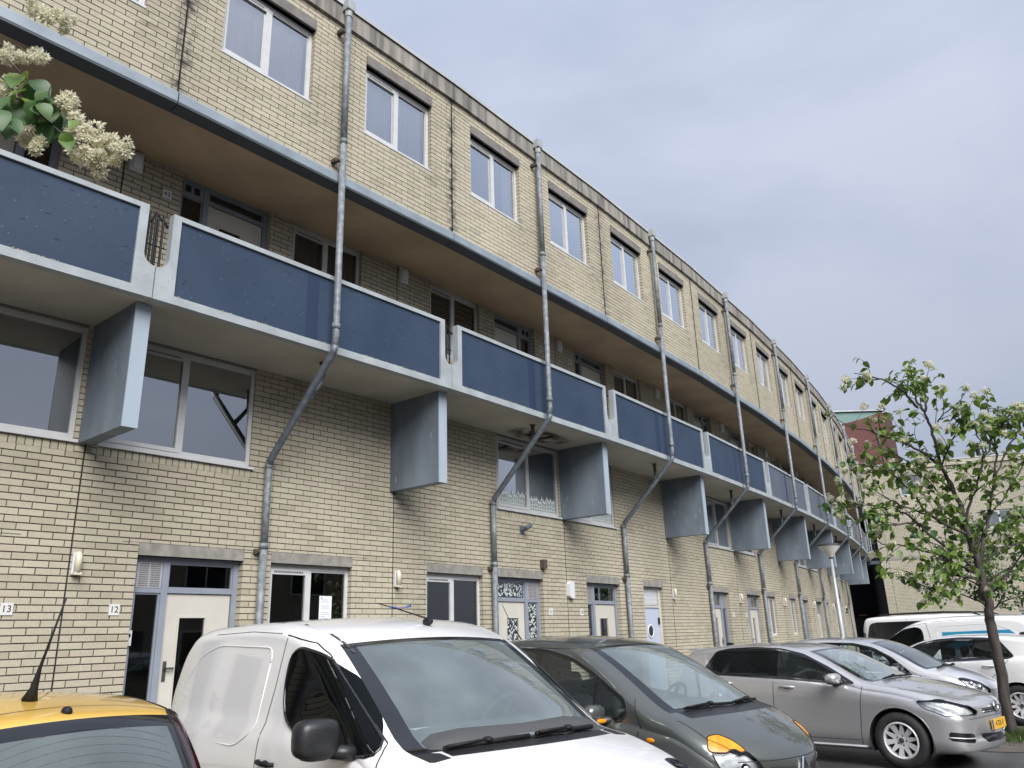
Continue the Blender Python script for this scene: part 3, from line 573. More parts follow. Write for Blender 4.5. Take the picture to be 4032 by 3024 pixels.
# ---- bricks: the 300 nearest in view one by one, the rest joined
cp=Vector((0,0,CH)); Ri=co.matrix_world.to_3x3().inverted()
def in_view(p,mg=.0):
    v=Ri@(p-cp)
    if v.z>-.1: return False
    u,t=v.x/-v.z*.7732,v.y/-v.z*.7732
    return abs(u)<.5-mg and abs(t)<.375-mg
def soot(b,x,z):
    k,xa,xb,za,zb,yf,d=b
    if yf>0.5:
        s=max(0,1-abs(x-.01)/.25)*max(0,1-abs(z-3.9)/.45)*.8 if yf>1 and k>=0 else 0
        return s
    j=min(x,BL-x); f={0:1.2,1:1.2,2:.8}.get(k if x<BL/2 else k+1,.45)
    s=max(0,1-j/.11)*f
    pz=abs(x-BL/2-.02); s=max(s,max(0,1-pz/.35)*.22*max(0,min(1,(11.2-z)/1.5)))
    for wx in (2.10,4.64): s=max(s,max(0,1-abs(x-wx)/.16)*max(0,1-abs(9.35-z)/.5)*.6)
    return s
def build_bricks(lst,frames,parent,mt,sel_ok,nsel=300,sootf=None,name='brick'):
    cand=[]
    for i,b in enumerate(lst):
        k,xa,xb,za,zb,yf,d=b
        if sel_ok(b):
            c=frames[k]@Vector(((xa+xb)/2,yf,(za+zb)/2))
            if in_view(c,.01): cand.append(((c-cp).length,i))
    cand.sort(); sel={i for _,i in cand[:nsel]}
    V=[];Fc=[];So=[]; cache={}
    quads=((0,1,5,4),(1,2,6,5),(3,0,4,7),(4,5,6,7),(3,2,1,0))
    for i,b in enumerate(lst):
        k,xa,xb,za,zb,yf,d=b; jy=yf+rnd.uniform(-.0022,.0018)
        if i in sel:
            w,hh=xb-xa,zb-za; key=(round(w,3),round(hh,3))
            if key not in cache:
                m=MB(); e=.0035; m.add([(0,e,0),(w,e,0),(w,d,0),(0,d,0),(0,e,hh),(w,e,hh),(w,d,hh),(0,d,hh),(e,0,e),(w-e,0,e),(w-e,0,hh-e),(e,0,hh-e)],[(8,9,10,11),(0,1,9,8),(1,5,10,9),(5,4,11,10),(4,0,8,11),(1,2,6,5),(3,0,4,7),(4,5,6,7),(3,2,1,0)])
                cache[key]=m.mesh(name,mt,fix=False)
            add(name,cache[key],parent,frames[k]@T(xa,jy,za)); continue
        base=len(V); Fm=frames[k]
        for p in ((xa,jy,za),(xb,jy,za),(xb,jy+d,za),(xa,jy+d,za),(xa,jy,zb),(xb,jy,zb),(xb,jy+d,zb),(xa,jy+d,zb)):
            v=Fm@Vector(p); V.append((v.x,v.y,v.z)); So.append(sootf(b,p[0],p[2]) if sootf else 0)
        Fc+=[tuple(base+t for t in qd) for qd in quads]
    me=bpy.data.meshes.new('brickwork'); me.from_pydata(V,[],Fc); me.materials.append(mt)
    at=me.attributes.new('soot','FLOAT','POINT'); at.data.foreach_set('value',So); me.update()
    add('brickwork',me,parent,None,kind='stuff')
build_bricks(BR,FR,flats,K['brick'],lambda b:b[5]>1 and b[0] in(-1,0) and b[4]<4.0 and (b[0]==-1 or (b[3]>1.9 or b[2]<.9)),300,soot)
# ------------------------------------------------------------------ straight brick block on the right
RO=Vector((22.78,51.10,0)); RA=R(-18.08); RF=Matrix.Translation(RO)@Matrix.Rotation(RA,4,'Z')
side=thing('brick_building','pale brick block standing across the end of the row behind the trees','building',RF)
LB=[]; m_=MB(); rops=[(-2.6,.05,0,8.40),(1.88,3.20,9.55,10.83),(1.88,3.20,10.83,11.0),(6.2,8.1,7.25,8.34),(7.08,8.6,1.4,2.35),(7.08,8.6,2.35,2.52),(9.6,11.2,9.55,10.83),(9.6,11.2,10.83,11.0)]
wall(0,-2.6,16,0,11.30,rops,0,m_,store=LB); m_.put('mortar',K['mortar'],side,RF,fix=False)
build_bricks(LB,{0:RF},side,K['brick_far'],lambda b:b[1]>.1,300)
MB().box(-2.6,16,-.10,.25,11.29,11.62).put('parapet_band',mat('pale_stained_concrete',(.43,.40,.32),.85,c2=(.27,.25,.20),sc_=2,stretch=(1,1,.3),lo=.5,hi=.7,world=True),side,RF)
MB().box(-2.62,16,-.13,.25,11.62,11.70).put('roof_coping',K['whitemetal'],side,RF); MB().box(.05,16,.02,8,11.1,11.28).put('roof',K['mortar'],side,RF); MB().box(15.9,16,.1,8,0,11.1).put('end_wall',K['mortar'],side,RF)
for a,b,c,d,st in ((1.88,3.20,9.57,10.83,'net'),(6.2,8.1,7.25,8.34,'side'),(7.08,8.6,1.42,2.35,'none'),(9.6,11.2,9.57,10.83,'net')): window(side,RF,a,b,c,d,.08,st)
for a,b,z in ((1.88,3.20,10.83),(7.08,8.6,2.35),(9.6,11.2,10.83)): MB().box(a,b,-.02,.1,z,z+.165).put('lintel',K['lintel'],side,RF)
MB().box(.30,2.4,-.012,.05,5.64,5.86).put('concrete_band',K['lintel'],side,RF)
MB().box(.52,.535,-.006,.02,.1,8.3).put('movement_joint',K['gap'],side,RF)
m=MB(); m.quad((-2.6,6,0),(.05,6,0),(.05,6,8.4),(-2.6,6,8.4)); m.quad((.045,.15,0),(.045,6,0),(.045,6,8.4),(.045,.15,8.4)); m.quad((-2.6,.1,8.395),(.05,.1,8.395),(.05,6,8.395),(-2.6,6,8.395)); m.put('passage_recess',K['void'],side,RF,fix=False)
MB().box(-2.55,.04,.05,2.6,5.45,5.66).put('bridge_slab',K['fascia'],side,RF); MB().box(-2.6,.05,-.03,.12,8.40,8.52).put('passage_lintel',K['bluegrey'],side,RF)
m=MB(); m.tube([(-2.5,.1,6.75),(.0,.1,6.75)],.025,6); m.tube([(-2.5,.1,5.85),(.0,.1,5.85)],.02,6)
for i in range(9): x=-2.4+i*.28; m.tube([(x,.1,5.7),(x,.1,6.75)],.014,5)
m.put('railing',K['fascia'],side,RF)
MB().box(-1.25,-.75,5.8,5.95,2.44,2.53).put('orange_strip',K['orange'],side,RF); MB().box(-2.5,0,5.7,5.98,0,2.3).put('passage_door',K['dark'],side,RF)
for x,hh,r in ((6.95,.95,.13),(7.40,1.1,.05)): MB().tube([(x,1,11.2),(x,1,11.65+hh-.2),(x,1,11.65+hh)],[r,r,r*1.1],10).put('roof_flue',K['black'],side,RF)
MB().sph((4.6,.5,11.85),.22,.05,.22).put('satellite_dish',K['whitemetal'],side,RF)
# ------------------------------------------------------------------ red tower behind
A=Vector((39.0,95,0)); tw=thing('brick_tower','dark red brick tower with a sagging green copper top','tower',T(43,98))
m=MB(); n=12; cur=[]
for i in range(n+1):
    t=i/n; cur.append((37.5+8.2*t, 25.55+1.65*t**2.0))
m.prism([(37.5,0),(45.9,0)]+[(45.7,27.2)]+cur[::-1],lambda a,b,d:(a+max(0,b)*-.0,d,b),95,104); m.put('wall',K['towerbrick'],tw)
m=MB(); m.prism(cur+[(46.0,27.25),(37.5,27.5)],lambda a,b,d:(a,d,b),95.06,104); m.put('copper_cladding',K['copper'],tw)
MB().box(37.4,46.1,94.8,104,27.26,27.42).put('roof_coping',K['whitemetal'],tw); MB().box(45.72,47.0,95.4,103,0,27.1).put('dark_side_wall',K['tower_dark'],tw)  # narrow side face in a darker brown than the front
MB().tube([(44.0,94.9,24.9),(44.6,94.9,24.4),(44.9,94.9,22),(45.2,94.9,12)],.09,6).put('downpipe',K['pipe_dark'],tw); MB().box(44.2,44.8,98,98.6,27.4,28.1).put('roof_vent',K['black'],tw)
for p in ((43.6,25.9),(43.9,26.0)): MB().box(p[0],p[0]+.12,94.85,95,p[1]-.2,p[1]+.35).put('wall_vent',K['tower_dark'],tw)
fp=MB(); fp.tube([(21.2,49.9,11.2),(21.25,49.9,14.3)],.035,6); fo=fp.put('roof_pole',K['whitemetal'],flats); MB().sph((21.25,49.9,14.3),.07,.07,.07,8,6).put('pole_cap',K['cast'],fo)
# houses across the road: out of the frame, but mirrored in the ground floor windows
op=thing("terrace_house","brown brick terrace with white framed windows across the road, behind the camera","house",TR(10,-7.5,0,R(52)))
FO=TR(10,-7.5,0,R(52)); m=MB(); m.box(-26,30,-8,0,0,6.6); m.put('wall',mat('dull_brown_brick',(.34,.29,.22),.9,c2=(.28,.24,.18),sc_=2),op,FO)
MB().box(-26,30,-8,.1,6.6,6.85).put('roof',K['lintel'],op,FO)
for i in range(11):
    x=-24+i*5.1
    for z in (.9,3.9):
        f_=MB().box(x,x+1.9,.005,.05,z,z+1.5).put('window',K['white'],op,FO); MB().box(x+.08,x+.91,.05,.056,z+.08,z+1.42).box(x+.99,x+1.82,.05,.056,z+.08,z+1.42).put('pane',K['gloss_black'],f_,FO)
    MB().box(x+2.6,x+3.6,.005,.05,.1,2.4).put('door',K['dark'],op,FO)
# ------------------------------------------------------------------ vehicles
def pchip(pts,x):
    P=sorted(pts); X=np.array([p[0] for p in P],float); Y=np.array([p[1] for p in P],float); x=np.clip(np.asarray(x,float),X[0],X[-1])
    h=np.diff(X); d=np.diff(Y)/h; m=np.zeros(len(X)); m[0],m[-1]=d[0],d[-1]
    for i in range(1,len(X)-1):
        if d[i-1]*d[i]>0: w1,w2=2*h[i]+h[i-1],h[i]+2*h[i-1]; m[i]=(w1+w2)/(w1/d[i-1]+w2/d[i])
    i=np.clip(np.searchsorted(X,x)-1,0,len(X)-2); t=(x-X[i])/h[i]
    return (2*t**3-3*t**2+1)*Y[i]+(t**3-2*t**2+t)*h[i]*m[i]+(-2*t**3+3*t**2)*Y[i+1]+(t**3-t**2)*h[i]*m[i+1]
def basis(d,s=-1):
    """projection directions: S side, F front, B back, T top, D front corner, E rear corner"""
    V=Vector; q=math.sqrt(.5)
    return {'S':(V((1,0,0)),V((0,0,1)),V((0,s,0))),'F':(V((0,1,0)),V((0,0,1)),V((1,0,0))),'B':(V((0,1,0)),V((0,0,1)),V((-1,0,0))),'T':(V((1,0,0)),V((0,1,0)),V((0,0,1))),
            'D':(V((q,-s*q,0)),V((0,0,1)),V((q,s*q,0))),'E':(V((-q,-s*q,0)),V((0,0,1)),V((-q,s*q,0)))}[d]
def smooth_poly(p,r=.25,n=3):
    o=[];k=len(p)
    for i in range(k):
        a,b,c=Vector(p[i-1]).to_2d(),Vector(p[i]).to_2d(),Vector(p[(i+1)%k]).to_2d()
        e1=a-b;e2=c-b; u=min(r,.45*e1.length,.45*e2.length); s=b+e1.normalized()*u; t=b+e2.normalized()*u
        for j in range(n+1):
            f=j/n; o.append(tuple(s*(1-f)**2+b*2*f*(1-f)+t*f*f))
    return o
def inside(p,a,b):
    r=False;j=len(p)-1
    for i in range(len(p)):
        if (p[i][1]>b)!=(p[j][1]>b) and a<(p[j][0]-p[i][0])*(b-p[i][1])/(p[j][1]-p[i][1])+p[i][0]: r=not r
        j=i
    return r
class Car:
    def __init__(s,name,label,cat,loc,ang,sp,body_mat,group=None):
        s.sp=sp; s.M=TR(loc[0],loc[1],loc[2] if len(loc)>2 else 0,R(ang))@Matrix.Diagonal((1,1,1,1)); s.root=thing(name,label,cat,s.M,group); s.mat=body_mat
        s.build(); s.parts=[]            # (name, material, options)
    def build(s):
        sp=s.sp; top=sp['top']; x1=max(p[0] for p in top); x0=min(p[0] for p in top)
        t=np.linspace(0,np.pi,74); xs=list((x0+x1)/2+(x1-x0)/2*np.cos(t)); marks=[sp['cowl'],sp['head'],sp['rw0'],sp['rw1']]
        for m in marks:
            e=.035; xs=[x for x in xs if abs(x-m)>.018]; xs.append(m)
        for a,b in ((sp['cowl'],sp['head']),(sp['rw0'],sp['rw1'])):
            sg=1 if a>b else -1
            for q in (a-sg*.05,b+sg*.05):
                xs=[x for x in xs if abs(x-q)>.012]; xs.append(q)
        xs=np.array(sorted(xs,reverse=True)); zt=pchip(top,xs); zb=pchip(sp['bot'],xs); wd=pchip(sp['wid'],xs); be=pchip(sp['belt'],xs); bw=pchip(sp['bow'],xs)
        bm=bmesh.new(); lay=bm.faces.layers.int.new('tag'); s.lay=lay; rings=[]
        fc=sp.get('crease',.75); tb,hc,rf,cr=sp.get('tumble',.42),sp.get('hc',.09),sp.get('rf',.12),sp.get('crown',.03); sh=sp.get('shoulder',.035)
        for x,T_,B_,w,b,q in zip(xs,zt,zb,wd,be,bw):
            H=T_-B_; hcc=min(hc,.3*H); zE=T_-hcc-cr*min(1,H); zbl=min(b,zE-.002); wb=w*sp.get('wb',.975); pts=[]
            for i in range(3): pts.append((w*.9*i/2,B_))
            for i in range(1,13):                       # rounded sill, bulged side, shoulder
                f=i/12; z=B_+(zbl-B_)*f
                if f<.28: y=w*(.90+.085*math.sin(f/.28*math.pi/2))
                elif f<fc: y=w*(.985+.015*(f-.28)/(fc-.28))
                else: y=w-(w-wb)*((f-fc)/(1-fc))**1.15
                pts.append((y,z))
            yE=wb-tb*(zE-zbl)
            up=max(0,min(1,(zE-zbl)/.12)); wi=wb-sh*up
            for i in range(1,9):
                f=i/8; z=zbl+(zE-zbl)*f; pts.append((wi-(wi-yE)*(f**1.12) if up>0 else wb,z))
            yE=pts[-1][0]; r_=min(rf,.5*yE)
            for i in range(1,7):
                a=i/6*math.pi/2; pts.append((yE-r_*(1-math.cos(a)),zE+hcc*math.sin(a)))
            yR,zR=pts[-1]
            for i in range(1,9):
                f=i/8; y=yR*(1-f); pts.append((y,zR+(T_-zR)*(1-(y/yR)**2)))
            rings.append([(x-q*(y/w)**2,y,z) for y,z in pts])
        nr=len(rings[0]); grp=[0]*2+[1]*12+[2]*8+[3]*6+[4]*8
        VS={}
        for sd in (-1,1):
            for i,rg in enumerate(rings):
                for j,(x,y,z) in enumerate(rg):
                    if sd==1 and j in(0,nr-1): VS[(i,j,1)]=VS[(i,j,-1)]; continue
                    VS[(i,j,sd)]=bm.verts.new((x,sd*y,z))
        cw,hd,r0,r1=marks
        def lab(i,j):
            g_=grp[j]; xm=(xs[i]+xs[i+1])/2
            if g_==4:
                if hd<xm<cw: return 6 if (j==28 or xm>cw-.05 or xm<hd+.05) else 5
                a,b=max(r0,r1),min(r0,r1)
                if b<xm<a and sp.get('rear_glass',True): return 8 if (j==28 or xm>a-.05 or xm<b+.05) else 7
            return g_
        for sd in (-1,1):
            for i in range(len(rings)-1):
                for j in range(nr-1):
                    q=[VS[(i,j,sd)],VS[(i,j+1,sd)],VS[(i+1,j+1,sd)],VS[(i+1,j,sd)]]
                    if sd==-1: q=q[::-1]
                    u=[]; [u.append(v) for v in q if v not in u]
                    try: bm.faces.new(u)[lay]=lab(i,j)
                    except ValueError: pass
            for i,sg in ((0,1),(len(rings)-1,-1)):
                if (i,'c') not in VS:
                    zs=[v[2] for v in rings[i]]; VS[(i,'c')]=bm.verts.new((xs[i]+sg*.004,0,(min(zs)+max(zs))/2))
                for j in range(nr-1):
                    try: bm.faces.new([VS[(i,j,sd)],VS[(i,j+1,sd)],VS[(i,'c')]])[lay]=1
                    except ValueError: pass
        bmesh.ops.remove_doubles(bm,verts=bm.verts,dist=.0006); bmesh.ops.recalc_face_normals(bm,faces=bm.faces)
        s.bm=bm; bm.normal_update(); s.bvh=BVHTree.FromBMesh(bm); s.nt=20; s.tagmap={}
    def hit(s,d,a,b,sd=-1,off=.002):
        ea,eb,ed=basis(d,sd); o=ea*a+eb*b+ed*6
        if d=='S': o.y=sd*6
        h=s.bvh.ray_cast(o,-ed); 
        return (h[0]+ed*off,h[1]) if h[0] is not None else (None,None)
    def select(s,d,poly,sd,grps=None,thr=.12):
        ea,eb,ed=basis(d,sd); bm=s.bm; A0,A1=min(p[0] for p in poly),max(p[0] for p in poly); B0,B1=min(p[1] for p in poly),max(p[1] for p in poly)
        def cands():
            r=[]
            for f in bm.faces:
                if f.normal.dot(ed)<thr or (grps and f[s.lay] not in grps): continue
                if d=='S' and f.calc_center_median().y*sd<.2: continue
                va=[v.co.dot(ea) for v in f.verts]; vb=[v.co.dot(eb) for v in f.verts]
                if max(va)<A0-1e-4 or min(va)>A1+1e-4 or max(vb)<B0-1e-4 or min(vb)>B1+1e-4: continue
                r.append(f)
            return r
        n=len(poly); cf=cands()
        for i in range(n):
            p,q=poly[i],poly[(i+1)%n]; P=ea*p[0]+eb*p[1]; D=(ea*(q[0]-p[0])+eb*(q[1]-p[1]))
            if D.length<1e-6: continue
            no=ed.cross(D).normalized(); mg=.10; la,ha=min(p[0],q[0])-mg,max(p[0],q[0])+mg; lb,hb=min(p[1],q[1])-mg,max(p[1],q[1])+mg
            sub=[f for f in cf if f.is_valid and not(max(v.co.dot(ea) for v in f.verts)<la or min(v.co.dot(ea) for v in f.verts)>ha or max(v.co.dot(eb) for v in f.verts)<lb or min(v.co.dot(eb) for v in f.verts)>hb)]
            if not sub: continue
            es={e for f in sub for e in f.edges}; vs={v for f in sub for v in f.verts}
            bmesh.ops.bisect_plane(bm,geom=list(sub)+list(es)+list(vs),dist=1e-5,plane_co=P,plane_no=no)
            cf=cands()
        bm.normal_update()
        return [f for f in cf if f.is_valid and inside(poly,f.calc_center_median().dot(ea),f.calc_center_median().dot(eb))]
    def cut(s,name,m,d,poly,sides=(-1,1),grps=None,push=0,inner=None,thr=.12,delete=False,parent=None):
        for sd in sides:
            pl=poly if d not in 'FBT' else poly
            fs=s.select(d,pl,sd,grps,thr)
            if delete: bmesh.ops.delete(s.bm,geom=fs,context='FACES'); continue
            key=(name,m.name,sd if len(sides)>1 else 0,parent)
            t=s.tagmap.get(key)
            if t is None: s.nt+=1; t=s.nt; s.tagmap[key]=t; s.parts.append((t,name,m,push,inner,parent))
            for f in fs: f[s.lay]=t
    def emboss(s,poly,inner,depth,sides=(-1,1)):
        for sd in sides:
            s.select('S',poly,sd); fs=s.select('S',inner,sd); vs={v for f in fs for v in f.verts}
            for v in vs: v.co.y-=sd*depth
    def line(s,pts,d='S',sides=(-1,1),w=.007,m=None,name='panel_gap',n=10,off=.0018,raised=False):
        for sd in sides:
            P=[]
            for a,b in zip(pts,pts[1:]):
                for i in range(n): P.append((a[0]+(b[0]-a[0])*i/n,a[1]+(b[1]-a[1])*i/n))
            P.append(pts[-1]); Q=[]
            for p in P:
                h,nn=s.hit(d,p[0],p[1],sd,0)
                if h is not None and not(d=='S' and abs(nn.y)<.42): Q.append((h,nn))
            if len(Q)<2: continue
            mb=MB()
            if raised: mb.tube([h+nn*off for h,nn in Q],w,6)
            else:
                vs=[]
                for i,(h,nn) in enumerate(Q):
                    tg=(Q[min(i+1,len(Q)-1)][0]-Q[max(i-1,0)][0]); sdv=tg.cross(nn); sdv=sdv.normalized() if sdv.length>1e-9 else Vector((0,0,1))
                    vs+=[h+nn*off+sdv*w/2,h+nn*off-sdv*w/2]
                mb.add(vs,[(2*i,2*i+1,2*i+3,2*i+2) for i in range(len(Q)-1)])
            mb.put(name,m or K['gap'],s.root,s.M,fix=False,smooth=raised)
    def outline(s,poly,d='S',sides=(-1,1),r=.007,m=None,name='window_trim',off=.001):
        s.line(list(poly)+[poly[0]],d,sides,r,m or K['dark'],name,1,off,True)
    def wheel(s,x,sd,style='ten',rimmat=None):
        sp=s.sp; r=sp['wr']; y=sp['wy']; rr=sp.get('rim',.215); M=s.M@T(x,sd*y,r)@Matrix.Rotation(R(90)*-sd,4,'X')
        wd=.10; m=MB(); m.lathe([(rr-.005,-wd),(rr+.03,-wd-.012),(r-.025,-wd),(r,-wd+.03),(r,wd-.03),(r-.022,wd),(rr+.03,wd+.012),(rr+.003,wd-.004),(rr-.005,wd-.03)],40); wh=m.put('wheel',K['rubber'],s.root,M,smooth=True)
        m=MB(); m.lathe([(rr+.004,wd-.004),(rr-.012,wd+.006),(rr-.025,wd-.02),(rr-.035,-.06),(rr-.03,-wd)],40); n={'ten':10,'five':5,'seven':7}[style]
        for i in range(n):
            a=2*math.pi*i/n+.15; ca,sa=math.cos(a),math.sin(a); B=Matrix(((ca,-sa,0,0),(sa,ca,0,0),(0,0,1,0),(0,0,0,1)))
            w0,w1=(.020,.032) if n==10 and i%2 else ((.034,.012) if n==10 else (.026,.036))
            z0,z1=wd-.035,wd-.012
            vs=[B@Vector(p) for p in ((.045,-w0,z0),(.045,w0,z0),(rr-.016,w1,z1),(rr-.016,-w1,z1),(.045,-w0,z0-.03),(.045,w0,z0-.03),(rr-.016,w1,z1-.045),(rr-.016,-w1,z1-.045))]
            m.add(vs,[(0,1,2,3),(7,6,5,4),(0,4,5,1),(1,5,6,2),(2,6,7,3),(3,7,4,0)])
        m.lathe([(.075,wd-.065),(.062,wd-.034),(.03,wd-.03),(.001,wd-.03)],20); m.put('rim',rimmat or K['alloy'],wh,M,smooth=False)
        m=MB(); m.lathe([(.001,.0),(rr-.04,.0)],30); m.lathe([(.13,.01),(.13,.02),(.07,.03),(.001,.03)],24); m.put('brake_disc',K['dark'],wh,M)
        MB().lathe([(.032,wd-.031),(.028,wd-.022),(.001,wd-.020)],16,cap=False).put('hub_cap',K['steel'],wh,M)
        m=MB()
        for i in range(5):
            a=2*math.pi*i/5; m.tube([(.055*math.cos(a),.055*math.sin(a),wd-.045),(.055*math.cos(a),.055*math.sin(a),wd-.031)],.010,6)
        m.put('wheel_bolts',K['dark'],wh,M)
    def arch(s,x,R_,lip=True,z=None):
        z=z or s.sp['wr']; c=[(x+R_*math.cos(a),z+R_*math.sin(a)) for a in [2*math.pi*i/36 for i in range(36)]]
        s.cut('arch',K['dark'],'S',c,(-1,1),grps=(0,1,2),delete=True,thr=.05)
        for sd in (-1,1):
            w=float(pchip(s.sp['wid'],[x])[0]); m=MB(); n=26; vs=[]
            for i in range(n+1):
                a=math.pi*(-.12+1.24*i/n); vs+=[(x+(R_+.004)*math.cos(a),sd*(w-.012),z+(R_+.004)*math.sin(a)),(x+R_*math.cos(a),sd*(w-.34),z+R_*math.sin(a))]
            m.add(vs,[(2*i,2*i+1,2*i+3,2*i+2) for i in range(n)]); m.add([(x,sd*(w-.34),z)]+[vs[2*i+1] for i in range(n+1)],[(0,i+1,i+2) for i in range(n)]); m.put('wheel_well',K['dark'],s.root,s.M,fix=False)
            if lip:
                P=[]
                for i in range(25):
                    a=math.pi*(-.06+1.12*i/24); h,nn=s.hit('S',x+(R_+.008)*math.cos(a),z+(R_+.008)*math.sin(a),sd,-.004)
                    if h is not None and abs(h.y)>w*.75: P.append(h)
                if len(P)>3: MB().tube(P,.006,6).put('arch_lip',s.mat if lip is True else lip,s.root,s.M,smooth=True)
    def finish(s):
        bm=s.bm; bm.normal_update(); fixed=[(1,'body',s.mat,0,None,None),(5,'windscreen',s.sp.get('shield',K['shieldglass']),0,None,None),(6,'windscreen_surround',K['gloss_black'],0,None,None),(7,'rear_window',s.sp.get('rglass',K['shieldglass']),0,None,None),(8,'rear_window_surround',K['gloss_black'],0,None,None)]
        body=None
        for t,name,m,push,inner,par in fixed+s.parts:
            fs=[f for f in bm.faces if (f[s.lay] in(0,1,2,3,4) if t==1 else f[s.lay]==t)]
            if not fs: continue
            ix={};V=[];Nn=[];Fc=[]
            for f in fs:
                q=[]
                for v in f.verts:
                    if v not in ix: ix[v]=len(V); V.append(v.co+v.normal*push); Nn.append(v.normal.copy())
                    q.append(ix[v])
                Fc.append(q)
            def mk(nm,mt,off,parent):
                me=bpy.data.meshes.new(nm); me.from_pydata([tuple(v-n_*off) for v,n_ in zip(V,Nn)],[],Fc); me.materials.append(mt)
                me.polygons.foreach_set('use_smooth',[True]*len(Fc)); me.update(); me.normals_split_custom_set_from_vertices([tuple(n_) for n_ in Nn]); return add(nm,me,parent,s.M)
            o=mk(name,m,0,s.root)
            if t==1: s.body=o
            if inner: mk(inner[0],inner[1],inner[2],o)
        bm.free()
    # ---- fittings
    def mirror(s,x,y,z,sides=(-1,1),size=(.075,.115,.075),cap=None,base=None,arm=.10,p=.72):
        for sd in sides:
            m=MB(); m.sph((x,sd*y,z),*size,16,12,p); mi=m.put('door_mirror',cap or s.mat,s.root,s.M,smooth=True)
            m=MB(); m.sph((x-.005,sd*(y-.01),z-size[2]*.62),size[0]*.9,size[1]*.92,size[2]*.5,12,8,.8); m.tube([(x+.02,sd*(y-size[1]*.6),z-size[2]*.7),(x+.06,sd*(y-size[1]-arm),z-size[2]*.9)],[.035,.045],8); m.put('mirror_base',base or K['blackplastic'],mi,s.M,smooth=True)
            m=MB(); m.quad((x-size[0]*.97,sd*(y-size[1]*.7),z-size[2]*.6),(x-size[0]*.97,sd*(y+size[1]*.7),z-size[2]*.6),(x-size[0]*.97,sd*(y+size[1]*.7),z+size[2]*.6),(x-size[0]*.97,sd*(y-size[1]*.7),z+size[2]*.6)); m.put('mirror_glass',K['chrome'],mi,s.M,fix=False)
    def handle(s,x,z,sides=(-1,1),m=None,ln=.10):
        for sd in sides:
            a,_=s.hit('S',x+ln,z,sd); b,_=s.hit('S',x-ln,z+.004,sd); e=Vector((0,sd*.032,0))
            c=MB(); c.tube([a,a+e*.8+Vector((-.02,0,0)),(a+b)/2+e*1.15,b+e*.8+Vector((.02,0,0)),b],[.012,.015,.016,.015,.012],8); c.put('door_handle',m or s.mat,s.root,s.M,smooth=True)
            h,nn=s.hit('S',x-.01,z-.004,sd,.0015); p=MB(); p.sph(h,.055,.006,.022,12,6); p.put('handle_recess',K['dark'],s.root,s.M,smooth=True)
    def wiper(s,pts,r=.010):
        Q=[]
        for a,b in pts:
            h,nn=s.hit('T',a,b,-1,.0)
            if h is not None: Q.append(h+nn*.018)
        m=MB(); m.tube(Q,r,6); n=len(Q); mid=Q[n//2]; m.sph(mid+Vector((0,0,.012)),.03,.03,.016,8,6); m.tube([mid+Vector((0,0,.012)),Q[0]+Vector((.03,0,.012))],.009,6); m.put('wiper',K['black'],s.root,s.M,smooth=True)
    def seats(s,x,z,y=.36,rear=None,headz=.62):
        mm=[]
        for xx,ys in ((x,(-y,y)),)+(((rear,(-y*.95,y*.95)),) if rear else ()):
            for yy in ys:
                m=MB(); m.sph((xx,yy,z),.10,.22,.36,12,8,.6,Matrix.Rotation(R(-14),3,'Y')); m.sph((xx-.15,yy,z+headz-.16),.055,.125,.095,12,8,.6); m.tube([(xx-.1,yy-.05,z+.3),(xx-.14,yy-.05,z+.42)],.008,5); m.tube([(xx-.1,yy+.05,z+.3),(xx-.14,yy+.05,z+.42)],.008,5); m.sph((xx+.22,yy,z-.28),.27,.23,.09,12,8,.6); m.put('seat',K['seat'],s.root,s.M,smooth=True)
        m=MB(); m.box(x-1.2,x+1.0,-.68,.68,.28,.36); m.put('cabin_floor',K['seat'],s.root,s.M)
    def dash(s,x,z,w=.62,wheel=True):
        m=MB(); m.sph((x,0,z-.12),.28,w,.15,16,8,.5); m.put('dashboard',K['dash'],s.root,s.M,smooth=True)
        if wheel:
            m=MB(); Mw=T(x-.42,.36,z-.02)@Matrix.Rotation(R(-62),4,'Y'); m.tube([Mw@Vector((.18*math.cos(a),.18*math.sin(a),0)) for a in [2*math.pi*i/20 for i in range(21)]],.016,6); m.tube([Mw@Vector((-.17,0,0)),Mw@Vector((.17,0,0))],.02,6); m.tube([Mw@Vector((0,0,0)),Mw@Vector((0,0,-.3))],.03,6); m.put('steering_wheel',K['seat'],s.root,s.M,smooth=True)
    def plate(s,x,z,txt,front=True,w=.26,h=.056,tilt=0):
        sg=1 if front else -1; M=s.M@T(x,0,z)@Matrix.Rotation(R(90)*sg,4,'Z')@Matrix.Rotation(R(90),4,'X')
        b=MB().box(-w,w,-h,h,0,.012).put('number_plate',K['nplate'],s.root,M); add('plate_characters',text_mesh(txt,.085,K['ink'],.001),b,M@T(.02,0,.0125))
        MB().box(-w,-w+.045,-h,h,.0122,.0135).put('plate_band',mat('plate_blue',(.02,.06,.32),.4),b,M)
PT={}
PT['white']=paint('white_car_paint',(.80,.80,.805),0,.3); PT['silver']=paint('silver_car_paint',(.56,.555,.56),.6,.27); PT['lightsilver']=paint('light_silver_paint',(.70,.70,.715),.4,.28)
PT['green']=paint('grey_green_paint',(.10,.107,.10),.45,.30,extra=spots((.14,.14,.13),60,.05)); PT['yellow']=paint('yellow_car_paint',(.72,.45,.095),0,.32,c2=(.66,.41,.085)); PT['white2']=paint('bright_white_paint',(.80,.80,.80),0,.3)
CG='cars and vans parked in front of the flats'
